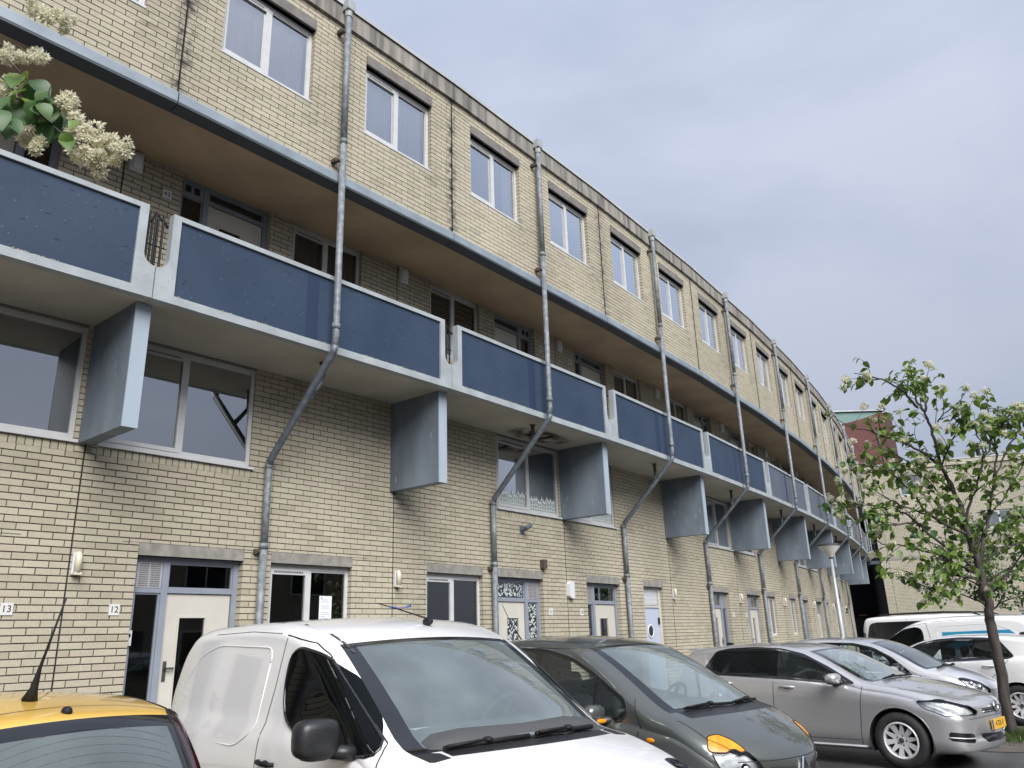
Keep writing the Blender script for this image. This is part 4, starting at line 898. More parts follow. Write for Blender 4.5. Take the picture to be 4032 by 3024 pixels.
def hatch(name,label,loc,ang,pm,front=True,cat='car'):
    sp=dict(top=[(.85,.40),(.848,.54),(.835,.65),(.79,.735),(.66,.80),(.38,.88),(0,.955),(-.20,.99),(-.6,1.175),(-.95,1.33),(-1.22,1.405),(-1.7,1.452),(-2.2,1.452),(-2.7,1.42),(-2.95,1.39),(-3.10,1.18),(-3.23,1.0),(-3.31,.83),(-3.35,.6),(-3.36,.45)],
      bot=[(.85,.33),(.80,.21),(.6,.19),(-3.1,.20),(-3.3,.27),(-3.36,.38)],wid=[(.85,.56),(.842,.66),(.79,.765),(.62,.845),(.3,.882),(0,.888),(-1.3,.896),(-2.6,.892),(-3.0,.865),(-3.22,.79),(-3.36,.62)],
      belt=[(.85,.55),(.5,.74),(.2,.84),(-.3,.905),(-.6,.94),(-1.3,.975),(-2.4,1.02),(-2.9,1.04),(-3.2,.95),(-3.36,.5)],bow=[(.85,.13),(.5,.15),(.1,.12),(-.2,.20),(-1.05,.13),(-1.7,0),(-2.85,-.05),(-3.36,-.12)],
      cowl=-.17,head=-1.05,rw0=-2.955,rw1=-3.19,crease=.83,tumble=.40,hc=.085,rf=.14,crown=.028,wr=.317,wy=.775,rim=.205)
    c=Car(name,label,cat,loc,ang,sp,pm,CG)
    c.arch(0,.365); c.arch(-2.637,.365)
    dlo=smooth_poly([(-.45,.945),(-.80,1.145),(-1.14,1.305),(-1.45,1.375),(-1.85,1.400),(-2.25,1.388),(-2.46,1.35),(-2.67,1.085),(-2.58,1.045),(-1.6,1.0)],.05)
    c.cut('window_surround',K['gloss_black'],'S',dlo,grps=(1,2,3))
    for nm,p in (('side_window',[(-.74,.985),(-.94,1.17),(-1.18,1.29),(-1.44,1.352),(-1.49,1.355),(-1.52,1.02)]),('rear_side_window',[(-1.64,1.025),(-1.61,1.372),(-1.85,1.382),(-2.22,1.37),(-2.25,1.05)]),('quarter_window',[(-2.28,1.055),(-2.255,1.365),(-2.43,1.335),(-2.60,1.085)])):
        p=smooth_poly(p,.03,2); c.cut(nm,K['carglass'] if nm=='side_window' else K['privacy'],'S',p,grps=(21,22))
    c.outline(dlo,r=.006)
    c.line([(-.37,.92),(-.41,.72),(-.45,.40),(-.47,.24)]); c.line([(-1.55,.99),(-1.58,.6),(-1.56,.30)]); c.line([(-2.25,.72),(-2.42,.86),(-2.58,1.03)]); c.line([(-1.56,.30),(-.48,.30)],w=.005); c.line([(-2.3,.35),(-2.25,.72)],w=.005)
    c.line([(-2.25,.225),(-.42,.225)],w=.012,m=K['lampwhite'],name='sill_strip',raised=True,off=.004)
    c.handle(-1.36,.90); c.handle(-2.28,.935); c.mirror(-.68,.965,1.01,size=(.085,.125,.065))
    c.seats(-1.38,.68,rear=-2.25); c.dash(-.50,.99)
    MB().box(-2.95,-2.6,-.6,.6,.5,.95).put('parcel_shelf',K['seat'],c.root,c.M)
    # face
    hl=smooth_poly([(-.44,.765),(-.38,.685),(-.20,.60),(.19,.60),(.23,.635),(.12,.70),(-.20,.785)],.03,2)
    c.cut('headlight',K['lens'],'D',hl,inner=('headlight_reflector',K['reflector'],.05)); c.outline(hl,'D',r=.005)
    c.cut('grille',K['dark'],'F',[(-.36,.61),(.36,.61),(.36,.665),(-.36,.665)],(1,)); c.cut('lower_intake',K['gloss_black'],'F',smooth_poly([(-.36,.295),(.36,.295),(.42,.385),(-.42,.385)],.02,1),(1,))
    c.cut('side_intake',K['gloss_black'],'D',smooth_poly([(-.20,.34),(.10,.305),(.14,.345),(.12,.405),(-.20,.435)],.02,1)); c.line([(-.20,.375),(.02,.36),(.14,.35)],'D',w=.007,m=K['alloy'],raised=True,off=.006,name='intake_strip')
    for z in (.625,.648): c.line([(-.36,z),(.36,z)],'F',(1,),w=.006,m=K['chrome'] if z<.63 else K['steel'],raised=True,off=.004,name='grille_bar')
    c.line([(-.62,.56),(-.3,.575),(.3,.575),(.62,.56)],'F',(1,),w=.005); c.line([(.05,-.80),(.35,-.74),(.62,-.58),(.70,-.42)],'T',(1,),w=.006,n=8); c.line([(.05,.80),(.35,.74),(.62,.58),(.70,.42)],'T',(1,),w=.006,n=8)
    h,_=c.hit('F',0,.655); c.emx=h.x if h else .8
    c.plate(.842,.475,'4-TDL-9',w=.26)
    E=c.M@T(c.emx+.02,0,.668)@Matrix.Rotation(R(90),4,'Z')@Matrix.Rotation(R(78),4,'X'); m=MB(); m.tube([(.062*math.cos(a),.062*math.sin(a),0) for a in [2*math.pi*i/24 for i in range(25)]],.008,6)
    m.tube([(-.026,.052,0),(0,.006,0),(.026,.052,0)],.006,5); m.tube([(-.052,.026,0),(-.022,-.05,0),(0,-.004,0),(.022,-.05,0),(.052,.026,0)],.006,5); em=m.put('badge',K['chrome'],c.root,E,smooth=True); MB().lathe([(.001,-.004),(.058,-.004)],20).put('badge_backing',K['dark'],em,E)
    m=MB(); m.sph((-2.66,0,1.435),.07,.018,.03,10,6); m.put('roof_aerial',K['black'],c.root,c.M,smooth=True)
    m=MB(); m.box(-3.07,-2.90,-.52,.52,1.365,1.395); m.put('roof_spoiler',c.mat,c.root,c.M)
    tl=smooth_poly([(1.60,.80),(1.95,.80),(1.98,.93),(1.60,.95)],.03,2); c.cut('tail_lamp',K['red'],'E',tl)
    for sd in (-1,1): c.wheel(0,sd); c.wheel(-2.637,sd)
    c.wiper([(-.24,-.50),(-.22,-.2),(-.20,.05)]); c.wiper([(-.19,.05),(-.21,.3),(-.26,.55)])
    c.finish(); return c
def van(name,label,loc,ang,pm,near=True,stripe=False):
    sp=dict(top=[(.93,.46),(.925,.58),(.88,.70),(.76,.81),(.45,.945),(.1,1.045),(-.05,1.08),(-.4,1.285),(-.75,1.49),(-1.05,1.645),(-1.4,1.745),(-1.9,1.80),(-2.4,1.805),(-3.0,1.80),(-3.36,1.775),(-3.53,1.68),(-3.70,1.45),(-3.83,1.22),(-3.92,1.0),(-3.97,.7),(-3.98,.5)],
      bot=[(.93,.36),(.88,.24),(.6,.2),(-3.7,.24),(-3.98,.36)],wid=[(.93,.46),(.91,.62),(.80,.77),(.5,.87),(.1,.905),(-1,.91),(-2.8,.905),(-3.5,.89),(-3.8,.86),(-3.98,.80)],
      belt=[(.93,.6),(.7,.74),(.4,.86),(0,.965),(-.5,1.02),(-1.6,1.06),(-3.2,1.06),(-3.7,.98),(-3.98,.55)],bow=[(.93,.24),(.6,.20),(.1,.20),(-.1,.30),(-.6,.24),(-1.1,.17),(-1.8,0),(-3.1,-.03),(-3.98,-.08)],
      cowl=-.02,head=-1.03,rw0=-3.6,rw1=-3.8,rear_glass=False,tumble=.15,hc=.11,rf=.15,crown=.03,wr=.325,wy=.79,rim=.20,wb=.985,shoulder=.02)
    c=Car(name,label,'van',loc,ang,sp,pm,CG); c.arch(0,.385,lip=K['blackplastic']); c.arch(-2.73,.385,lip=K['blackplastic'])
    win=smooth_poly([(-.34,1.04),(-.55,1.25),(-.81,1.42),(-1.12,1.555),(-1.38,1.60),(-1.50,1.55),(-1.525,1.36),(-1.46,1.17),(-1.17,1.06),(-.75,1.01)],.10,3)
    c.cut('side_window',K['vanglass'],'S',win,grps=(1,2,3)); c.outline(win,r=.010,m=K['gloss_black'])
    # raised pressing of the load bay side
    pa=smooth_poly([(-1.78,1.60),(-2.75,1.63),(-3.10,1.56),(-3.42,1.32),(-3.66,1.04),(-3.62,.98),(-2.16,.97),(-1.88,1.08)],.10,4); c.outline(pa,r=.007,m=c.mat,name='pressed_edge',off=-.002)
    c.line([(-1.62,1.68),(-1.25,1.62),(-.92,1.485),(-.62,1.32),(-.43,1.20),(-.35,1.05),(-.30,.9),(-.30,.6),(-.32,.3)],w=.009); c.line([(-1.60,1.66),(-1.66,1.35),(-1.77,1.0),(-1.80,.6),(-1.78,.35)],w=.008); c.line([(-1.70,1.69),(-2.2,1.715),(-2.9,1.71)],w=.004)
    for sd in (-1,1): # ditch line of the roof
        c.line([(-1.1,sd*.64),(-1.6,sd*.685),(-2.4,sd*.70),(-3.2,sd*.67)],'T',(1,),w=.010,m=K['lampwhite'],name='roof_ditch')
    if near:
        rr=random.Random(8); m=MB()           # flaking rust along the near roof ditch
        for i in range(9):
            x=-1.02-1.6*rr.random()**1.3; l=.012+.035*rr.random(); y=-.635-.055*min(1,(-1.0-x)/.8)
            q=[c.hit('T',x+a*l,y+b*.008,1,.004)[0] for a,b in ((-1,-1),(-.2,-1.3),(1,-.8),(.9,.6),(.1,1.1),(-.8,.9))]
            if all(p is not None for p in q): m.quad(*q)
        m.put('rust_flake',K['stub'],c.root,c.M,fix=False,kind='stuff')
    c.handle(-1.60,.91,m=K['black'],ln=.11); c.mirror(-.62,1.08,1.13,sides=(-1,) if near else (-1,1),size=(.08,.125,.10),cap=K['blackplastic'],arm=.10,p=.55)
    tri=[(-.10,.99),(-.36,1.05),(-.62,1.03),(-.40,.86),(-.25,.84)]
    c.seats(-1.45,.85,y=.42); c.dash(-.36,1.12,.68); MB().box(-1.86,-1.82,-.78,.78,.3,1.70).put('bulkhead',K['seat'],c.root,c.M)
    if near: 
        m=MB(); m.quad((-.42,-.52,1.125),(-.42,-.12,1.125),(-.60,-.14,1.13),(-.60,-.50,1.13)); m.put('paper_on_dashboard',K['paper'],c.root,c.M,fix=False)
    for sd in (-1,1): c.cut('scuttle_corner',K['blackplastic'],'T',[(-.12,sd*.62),(-.32,sd*.80),(-.27,sd*.87),(-.12,sd*.83),(-.03,sd*.72),(-.02,sd*.62)],(1,),grps=(4,),parent=sd)
    ys=[-.60+.1*i for i in range(13)]; c.cut('scuttle_panel',K['blackplastic'],'T',[(-.02-.26*(y/.9)**2,y) for y in ys]+[(.075-.26*(y/.9)**2,y) for y in ys[::-1]],(1,),grps=(3,4))
    c.wiper([(-.12,-.60),(-.06,-.35),(-.03,-.08)],.013); c.wiper([(-.04,-.02),(-.06,.25),(-.13,.52)],.013)
    hl=smooth_poly([(-.36,.90),(-.16,.93),(.10,.80),(.22,.68),(.16,.62),(-.10,.68)],.04,2); c.cut('headlight',K['lens'],'D',hl,inner=('headlight_reflector',K['reflector'],.04)); c.outline(hl,'D',r=.006)
    c.cut('grille',K['dark'],'F',smooth_poly([(-.36,.40),(.36,.40),(.42,.54),(-.42,.54)],.03,1),(1,)); c.line([(-.62,.70),(0,.72),(.62,.70)],'F',(1,),w=.006); c.line([(.0,-.79),(.4,-.74),(.66,-.60)],'T',(1,),w=.007,n=8); c.line([(.0,.79),(.4,.74),(.66,.60)],'T',(1,),w=.007,n=8)
    if near:
        m=MB(); m.sph((-1.28,.10,1.745),.055,.028,.028,10,6); m.tube([(-1.28,.10,1.765),(-1.62,.05,1.85),(-1.84,.02,1.90)],[.007,.005,.004],6); an=m.put('roof_aerial',K['black'],c.root,c.M,smooth=True)
        m=MB(); m.tube([(-1.68,.03,1.865),(-1.64,.08,1.855),(-1.62,.13,1.858),(-1.60,.17,1.872)],[.009,.004,.004,.010],6); m.put('blue_ribbon',mat('blue_ribbon',(.02,.05,.22),.5),an,c.M,fix=False)
    if stripe:
        c.cut('blue_stripe',K['sticker_blue'],'S',[(-1.90,1.12),(-1.90,1.48),(-3.20,1.50),(-3.42,1.30),(-3.55,1.10)],(1,),grps=(1,2,3))
        for tx,x,z in (('i',-2.42,1.30),('t',-3.02,1.30)): 
            h,nn=c.hit('S',x,z,1,.004); add('sign_letter',text_mesh(tx,.30,K['whitemetal'],.002),c.root,c.M@Matrix.Translation(h)@Matrix.Rotation(R(180),4,'Z')@Matrix.Rotation(R(90),4,'X'))
    for sd in (-1,1): c.wheel(0,sd,'seven'); c.wheel(-2.73,sd,'seven')
    c.cut('tail_lamp',K['red'],'E',smooth_poly([(2.10,.70),(2.26,.70),(2.22,1.1),(2.08,1.1)],.02,1)); c.finish(); return c
def mini(name,label,loc,ang,pm):
    """tall small hatchback with amber indicators over the headlights"""
    sp=dict(top=[(.65,.45),(.645,.58),(.60,.69),(.51,.775),(.36,.87),(.18,.97),(.04,1.025),(-.38,1.255),(-.72,1.43),(-.98,1.535),(-1.35,1.60),(-1.8,1.628),(-2.4,1.60),(-2.72,1.54),(-2.90,1.35),(-2.98,1.1),(-3.03,.85),(-3.05,.5)],
      bot=[(.65,.35),(.61,.22),(.5,.19),(-2.8,.21),(-3.05,.36)],wid=[(.65,.48),(.635,.62),(.56,.745),(.36,.825),(.1,.855),(-1,.87),(-2.2,.86),(-2.7,.81),(-2.95,.74),(-3.05,.6)],
      belt=[(.65,.55),(.45,.70),(.2,.82),(-.2,.88),(-.6,.90),(-1.6,.97),(-2.6,1.06),(-3.05,.8)],bow=[(.65,.24),(.5,.22),(.2,.20),(0,.28),(-.5,.24),(-1.0,.16),(-1.7,0),(-2.7,-.06),(-3.05,-.12)],
      cowl=.06,head=-.97,rw0=-2.76,rw1=-2.97,tumble=.27,hc=.09,rf=.14,crown=.03,wr=.30,wy=.735,rim=.19)
    c=Car(name,label,'car',loc,ang,sp,pm,CG); c.arch(0,.35); c.arch(-2.48,.35)
    dlo=smooth_poly([(-.54,.915),(-.45,.98),(-.47,1.09),(-.64,1.185),(-.88,1.32),(-1.12,1.425),(-1.45,1.50),(-1.9,1.525),(-2.4,1.49),(-2.58,1.40),(-2.62,1.10),(-2.4,1.04),(-1.5,.96)],.05); c.cut('window_surround',K['gloss_black'],'S',dlo,grps=(1,2,3))
    for nm,p in (('quarter_window',[(-.55,.95),(-.51,1.07),(-.67,1.16),(-.80,1.24),(-.82,.96)]),('side_window',[(-.855,.965),(-.84,1.265),(-1.12,1.39),(-1.42,1.46),(-1.52,1.47),(-1.54,.985)]),('rear_side_window',[(-1.64,1.02),(-1.61,1.485),(-1.9,1.495),(-2.36,1.47),(-2.52,1.38),(-2.55,1.12),(-2.36,1.075)])):
        c.cut(nm,K['carglass'],'S',smooth_poly(p,.03,2),grps=(21,22))
    c.outline(dlo,r=.007); c.line([(-.31,.90),(-.36,.70),(-.38,.4),(-.42,.25)],w=.009); c.line([(-.31,.88),(-.36,1.0),(-.40,1.10)],w=.007); c.line([(-1.58,1.0),(-1.60,.6),(-1.58,.3)]); c.line([(-1.02,1.505),(-1.6,1.52),(-2.2,1.51)],w=.006)
    c.handle(-1.38,.87); c.mirror(-.70,.955,.985,size=(.075,.11,.075)); c.seats(-1.35,.74,rear=-2.2); c.dash(-.42,1.02,.58)
    for sd in (-1,1):
        a,_=c.hit('S',-.20,.80,sd,.006); MB().sph(a,.045,.008,.02,10,6).put('side_indicator',K['amber'],c.root,c.M,smooth=True)
    for x in (-.70,): 
        for sd in (-1,1): MB().sph((x+.07,sd*.94,.93),.02,.075,.02,10,6).put('mirror_indicator',K['amber'],c.root,c.M,smooth=True)
    # headlight, amber top, clear lower part
    am=smooth_poly([(-.335,.755),(-.32,.84),(-.23,.85),(-.12,.805),(-.03,.735),(-.08,.722),(-.115,.748),(-.16,.748),(-.19,.728),(-.31,.735)],.02,2)
    le=smooth_poly([(-.31,.732),(-.19,.724),(-.16,.744),(-.115,.744),(-.08,.718),(-.03,.73),(.05,.66),(.12,.56),(.10,.50),(-.02,.49),(-.18,.53),(-.27,.64)],.02,2)
    c.cut('amber_indicator',K['amber'],'D',am); c.cut('headlight',K['lens'],'D',le,inner=('headlight_reflector',K['reflector'],.045)); c.outline(am,'D',r=.005,m=K['gap']); c.outline(le,'D',r=.005,m=K['gap'])
    for sd in (-1,1):
        a,_=c.hit('D',-.06,.60,sd,-.03); MB().sph(a,.05,.05,.05,12,8).put('lamp_bulb_housing',K['chrome'],c.root,c.M,smooth=True)
    c.cut('grille',K['dark'],'F',smooth_poly([(-.40,.52),(-.10,.50),(-.10,.60),(-.36,.61)],.015,1),(1,)); c.cut('grille',K['dark'],'F',smooth_poly([(.40,.52),(.10,.50),(.10,.60),(.36,.61)],.015,1),(1,))
    for z in (.525,.55,.578): c.line([(-.40,z),(-.10,z)],'F',(1,),w=.006,m=K['gap'],raised=True,off=.004,name='grille_bar'); c.line([(.10,z),(.40,z)],'F',(1,),w=.006,m=K['gap'],raised=True,off=.004,name='grille_bar')
    c.cut('lower_intake',K['gloss_black'],'F',smooth_poly([(-.40,.30),(.40,.30),(.40,.40),(-.40,.40)],.02,1),(1,))
    c.line([(-.60,.66),(-.3,.655),(.3,.655),(.60,.66)],'F',(1,),w=.007); c.line([(.0,-.74),(.25,-.70),(.46,-.56)],'T',(1,),w=.006,n=8); c.line([(.0,.74),(.25,.70),(.46,.56)],'T',(1,),w=.006,n=8)
    h,_=c.hit('F',0,.57); E=c.M@T(h.x+.012,0,.575)@Matrix.Rotation(R(90),4,'Z')@Matrix.Rotation(R(82),4,'X'); m=MB(); 
    m.prism([(0,.085),(.055,0),(0,-.085),(-.055,0)],lambda a,b,d:(a,b,d),-.006,-.002)
    em=m.put('badge_backing',K['dark'],c.root,E); m=MB()
    m.tube([(0,.078,0),(.048,0,0),(0,-.078,0),(-.048,0,0),(0,.078,0)],.011,5); m.put('badge',K['chrome'],em,E)
    ys=[-.62+.1*i for i in range(13)]; c.cut('scuttle_panel',K['blackplastic'],'T',[(.06-.27*(y/.83)**2,y) for y in ys]+[(.18-.22*(y/.83)**2,y) for y in ys[::-1]],(1,),grps=(3,4))
    c.wiper([(.05,.0),(.01,.27),(-.06,.53)],.012); c.wiper([(-.06,-.55),(.01,-.28),(.06,-.03)],.012)
    m=MB(); m.sph((-2.55,0,1.57),.05,.03,.025,8,6); m.tube([(-2.55,0,1.58),(-2.75,.0,1.80),(-2.88,0,2.0)],[.008,.005,.003],6); m.put('roof_aerial',K['black'],c.root,c.M,smooth=True)
    for sd in (-1,1): c.wheel(0,sd,'five'); c.wheel(-2.48,sd,'five')
    c.finish(); return c
def city(name,label,loc,ang,pm):
    """short three door car with big almond headlights and black mirrors"""
    sp=dict(top=[(.72,.44),(.715,.56),(.66,.69),(.52,.79),(.25,.90),(0,.965),(-.10,1.0),(-.5,1.21),(-.85,1.36),(-1.1,1.425),(-1.5,1.465),(-1.9,1.475),(-2.35,1.45),(-2.60,1.405),(-2.75,1.2),(-2.82,1.0),(-2.86,.8),(-2.88,.5)],
      bot=[(.72,.34),(.68,.21),(.5,.19),(-2.6,.21),(-2.88,.36)],wid=[(.72,.42),(.70,.56),(.6,.70),(.4,.775),(.1,.81),(-1,.828),(-2.1,.82),(-2.5,.79),(-2.75,.72),(-2.88,.58)],
      belt=[(.72,.52),(.5,.68),(.2,.80),(-.2,.88),(-.6,.92),(-1.6,.965),(-2.4,1.02),(-2.88,.75)],bow=[(.72,.24),(.5,.22),(.1,.17),(-.1,.24),(-.6,.2),(-1.1,.13),(-1.6,0),(-2.5,-.06),(-2.88,-.12)],
      cowl=-.06,head=-.99,rw0=-2.62,rw1=-2.80,tumble=.37,hc=.085,rf=.13,crown=.03,wr=.295,wy=.72,rim=.19,shield=K['shieldglass'])
    c=Car(name,label,'car',loc,ang,sp,pm,CG); c.arch(0,.345); c.arch(-2.367,.345)
    dlo=smooth_poly([(-.40,.90),(-.68,1.14),(-.98,1.30),(-1.3,1.375),(-1.8,1.39),(-2.2,1.365),(-2.45,1.25),(-2.42,1.06),(-2.1,1.0),(-1.3,.95)],.06); c.cut('window_surround',K['gloss_black'],'S',dlo,grps=(1,2,3))
    for nm,p in (('side_window',[(-.66,.945),(-.78,1.14),(-1.02,1.265),(-1.3,1.335),(-1.52,1.35),(-1.56,.975)]),('quarter_window',[(-1.68,.99),(-1.64,1.355),(-2.15,1.345),(-2.38,1.24),(-2.36,1.075)])): c.cut(nm,K['carglass'],'S',smooth_poly(p,.03,2),grps=(21,22))
    c.outline(dlo,r=.007); c.line([(-.27,.88),(-.34,.65),(-.38,.25)],w=.008); c.line([(-1.60,.96),(-1.64,.6),(-1.60,.28)]); c.line([(-.95,1.425),(-1.5,1.43),(-1.62,1.42),(-1.60,1.0)],w=.006)
    c.mirror(-.56,.93,.985,size=(.08,.12,.08),cap=K['blackplastic']); c.handle(-1.42,.86); c.seats(-1.3,.68,rear=-2.05); c.dash(-.40,.99,.56)
    hl=smooth_poly([(-.34,.83),(-.22,.835),(-.02,.77),(.13,.665),(.10,.60),(-.06,.62),(-.22,.69)],.06,3); c.cut('headlight',K['lens'],'D',hl,inner=('headlight_reflector',K['reflector'],.04)); c.outline(hl,'D',r=.008,m=K['dark'])
    for a,b,r in ((-.06,.70,.05),(-.16,.755,.035)):
        for sd in (-1,1):
            p,_=c.hit('D',a,b,sd,-.02); MB().sph(p,r,r,r,12,8).put('lamp_bulb_housing',K['chrome'],c.root,c.M,smooth=True)
    c.cut('fog_lamp_recess',K['gloss_black'],'D',smooth_poly([(.0,.31),(.16,.30),(.20,.44),(.10,.47)],.03,2)); c.cut('grille',K['dark'],'F',smooth_poly([(-.34,.30),(.34,.30),(.38,.42),(-.38,.42)],.02,1),(1,))
    c.line([(.0,-.72),(.3,-.66),(.5,-.50)],'T',(1,),w=.006,n=8); c.line([(.0,.72),(.3,.66),(.5,.50)],'T',(1,),w=.006,n=8); c.line([(-.55,.66),(0,.665),(.55,.66)],'F',(1,),w=.006); c.line([(-.25,.60),(-.34,.70)],'D',w=.006)
    c.wiper([(-.10,-.50),(-.08,-.22),(-.06,.02)],.012); c.wiper([(-.06,.05),(-.08,.3),(-.12,.5)],.012); c.line([(-.35,.30),(.5,.30)],'D',w=.012,m=K['lampwhite'],raised=True,off=.004,name='bumper_lip')
    for sd in (-1,1): c.wheel(0,sd,'five'); c.wheel(-2.367,sd,'five')
    c.finish(); return c
def bus(name,label,loc,ang,pm):
    sp=dict(top=[(.95,.5),(.94,.7),(.88,.85),(.7,.98),(.35,1.09),(.15,1.14),(-.3,1.42),(-.75,1.70),(-1.05,1.83),(-1.5,1.90),(-2.4,1.915),(-3.4,1.91),(-3.9,1.88),(-4.02,1.75),(-4.08,1.3),(-4.1,.6)],
      bot=[(.95,.4),(.9,.26),(.6,.22),(-3.8,.25),(-4.1,.4)],wid=[(.95,.5),(.93,.7),(.8,.84),(.5,.92),(0,.955),(-3.5,.955),(-3.9,.91),(-4.1,.80)],belt=[(.95,.65),(.5,.9),(0,1.05),(-.6,1.10),(-4.1,1.12)],
      bow=[(.95,.2),(.5,.18),(0,.22),(-.8,.18),(-1.4,0),(-3.8,-.03),(-4.1,-.08)],cowl=.1,head=-.98,rw0=-3.95,rw1=-4.06,rear_glass=False,tumble=.16,hc=.10,rf=.13,crown=.03,wr=.34,wy=.83,rim=.21,wb=.985,shoulder=.02)
    c=Car(name,label,'minibus',loc,ang,sp,pm,CG); c.arch(0,.40); c.arch(-3.2,.40)
    w_=smooth_poly([(-1.72,1.12),(-3.80,1.12),(-3.88,1.30),(-3.78,1.70),(-3.6,1.74),(-1.72,1.74)],.12,3); c.cut('side_window',K['gloss_black'],'S',w_,grps=(1,2,3))
    f_=smooth_poly([(-.30,1.13),(-.62,1.40),(-1.0,1.66),(-1.25,1.73),(-1.60,1.73),(-1.62,1.12)],.06,2); c.cut('front_side_window',K['vanglass'],'S',f_,grps=(1,2,3)); c.outline(f_,r=.008); c.outline(w_,r=.008)
    c.line([(-1.66,1.80),(-1.68,1.2),(-1.68,.4)]); c.line([(-2.85,1.80),(-2.87,1.1),(-2.85,.7)]); c.handle(-1.85,1.0)
    for sd in (-1,1):
        P=[c.hit('T',x,sd*.70,1,.045)[0] for x in (-1.35,-2.0,-2.8,-3.5)]; a=c.hit('T',-1.2,sd*.70,1,0)[0]; b=c.hit('T',-3.62,sd*.70,1,0)[0]; MB().tube([a]+P+[b],.022,8).put('roof_rail',K['black'],c.root,c.M,smooth=True); c.wheel(0,sd,'seven'); c.wheel(-3.2,sd,'seven')
    c.mirror(-.5,1.08,1.2,size=(.09,.12,.14)); c.cut('tail_lamp',K['red'],'E',smooth_poly([(2.2,.9),(2.32,.9),(2.32,1.5),(2.2,1.5)],.02,1)); c.seats(-1.2,.95,y=.45); c.finish(); return c
def punto(name,label,loc,ang,pm):
    """small yellow hatchback seen from behind with tall tail lamps in the rear pillars"""
    sp=dict(top=[(.78,.44),(.775,.56),(.7,.68),(.5,.78),(.2,.88),(-.1,.96),(-.25,1.0),(-.7,1.20),(-1.05,1.35),(-1.3,1.40),(-1.8,1.435),(-2.2,1.422),(-2.55,1.38),(-2.70,1.345),(-2.86,1.15),(-2.97,.95),(-3.03,.80),(-3.06,.5)],
      bot=[(.78,.34),(.72,.21),(.5,.19),(-2.8,.22),(-3.06,.36)],wid=[(.78,.42),(.76,.58),(.64,.72),(.4,.79),(.1,.82),(-1,.835),(-2.1,.83),(-2.5,.80),(-2.8,.755),(-3.06,.66)],
      belt=[(.78,.52),(.5,.68),(.2,.8),(-.2,.88),(-.6,.91),(-1.6,.93),(-2.5,.95),(-3.06,.78)],bow=[(.78,.24),(.4,.2),(-.2,.24),(-.7,.2),(-1.3,.1),(-1.8,0),(-2.55,-.08),(-2.75,-.13),(-3.06,-.12)],
      cowl=-.22,head=-1.2,rw0=-2.715,rw1=-2.955,tumble=.40,hc=.075,rf=.10,crown=.03,wr=.295,wy=.72,rim=.19)
    c=Car(name,label,'car',loc,ang,sp,pm,CG); c.arch(0,.345); c.arch(-2.46,.345)
    dlo=smooth_poly([(-.55,.92),(-.85,1.12),(-1.2,1.275),(-1.5,1.32),(-2.0,1.335),(-2.3,1.31),(-2.5,1.12),(-2.45,.98),(-1.5,.95)],.06); c.cut('window_surround',K['gloss_black'],'S',dlo,grps=(1,2,3))
    for nm,p in (('side_window',[(-.72,.95),(-.92,1.11),(-1.2,1.24),(-1.5,1.29),(-1.58,.97)]),('rear_side_window',[(-1.68,.98),(-1.62,1.30),(-2.0,1.305),(-2.26,1.28),(-2.42,1.11),(-2.38,1.0)])): c.cut(nm,K['carglass'],'S',smooth_poly(p,.03,2),grps=(21,22))
    c.outline(dlo,r=.007)
    lamp=[(1.43,1.335),(1.53,1.31),(1.605,1.13),(1.67,.94),(1.67,.78),(1.50,.78),(1.49,.95),(1.45,1.15)]
    c.cut('tail_lamp',K['red'],'E',smooth_poly(lamp,.03,2),grps=(1,2,3,4),thr=.02); c.outline(smooth_poly(lamp,.03,2),'E',r=.006,m=K['gap'])
    c.mirror(-.78,.93,.98); c.seats(-1.4,.66,rear=-2.2); c.dash(-.5,.98,.56)
    c.line([(-2.63,-.62),(-2.56,-.3),(-2.545,0),(-2.56,.3),(-2.63,.62)],'T',(1,),w=.005); 
    for sd in (-1,1): c.line([(-1.2,sd*.54),(-1.8,sd*.575),(-2.3,sd*.57),(-2.68,sd*.545)],'T',(1,),w=.020,m=K['black'],name='roof_seam')
    a,nn=c.hit('T',-2.36,0,1,0); m=MB(); m.tube([a,a+Vector((-.02,0,.05)),a+Vector((-.045,0,.14)),a+Vector((-.07,0,.20)),a+Vector((-.17,0,.44))],[.036,.018,.008,.006,.004],8); m.put('roof_aerial',K['black'],c.root,c.M,smooth=True)
    a,nn=c.hit('T',-2.645,0,1,0); MB().sph(a+Vector((0,0,.005)),.028,.022,.022,10,6).put('washer_nozzle',K['black'],c.root,c.M,smooth=True)
    m=MB()                               # demister wires
    for i in range(8):
        P=[c.hit('T',-2.76-.022*i+.0,-.42+.084*j,1,.0015)[0] for j in range(11)]
        P=[p for p in P if p is not None]
        for q in range(len(P)-1): m.tube([P[q],P[q+1]],.0006,3)
    m.put('demister_wires',K['stub'],c.root,c.M,fix=False)
    c.line([(-.60,.55),(0,.53),(.60,.55)],'B',(1,),w=.006); c.plate(-3.08,.72,'',False) if False else None
    for sd in (-1,1): c.wheel(0,sd,'five'); c.wheel(-2.46,sd,'five')
    c.finish(); return c
CARS={'punto':(-4.28,4.95,151),'van':(.11,4.85,-49),'mini':(1.77,7.37,-46.9),'golf':(5.11,10.96,-44.7),'city':(7.0,13.7,-42.4),'white':(7.0,16.6,134),'dvan':(8.2,19.6,134),'bus':(12.2,19.2,-46)}
punto('parked_car','yellow hatchback seen from behind in the bottom left corner with a whip aerial',CARS['punto'][:2],CARS['punto'][2],PT['yellow'])
van('parked_van','white panel van with a big black mirror and rust flakes along its roof edge',CARS['van'][:2],CARS['van'][2],PT['white'])
mini('parked_car','dark grey green small car with amber indicators above its headlights',CARS['mini'][:2],CARS['mini'][2],PT['green'])
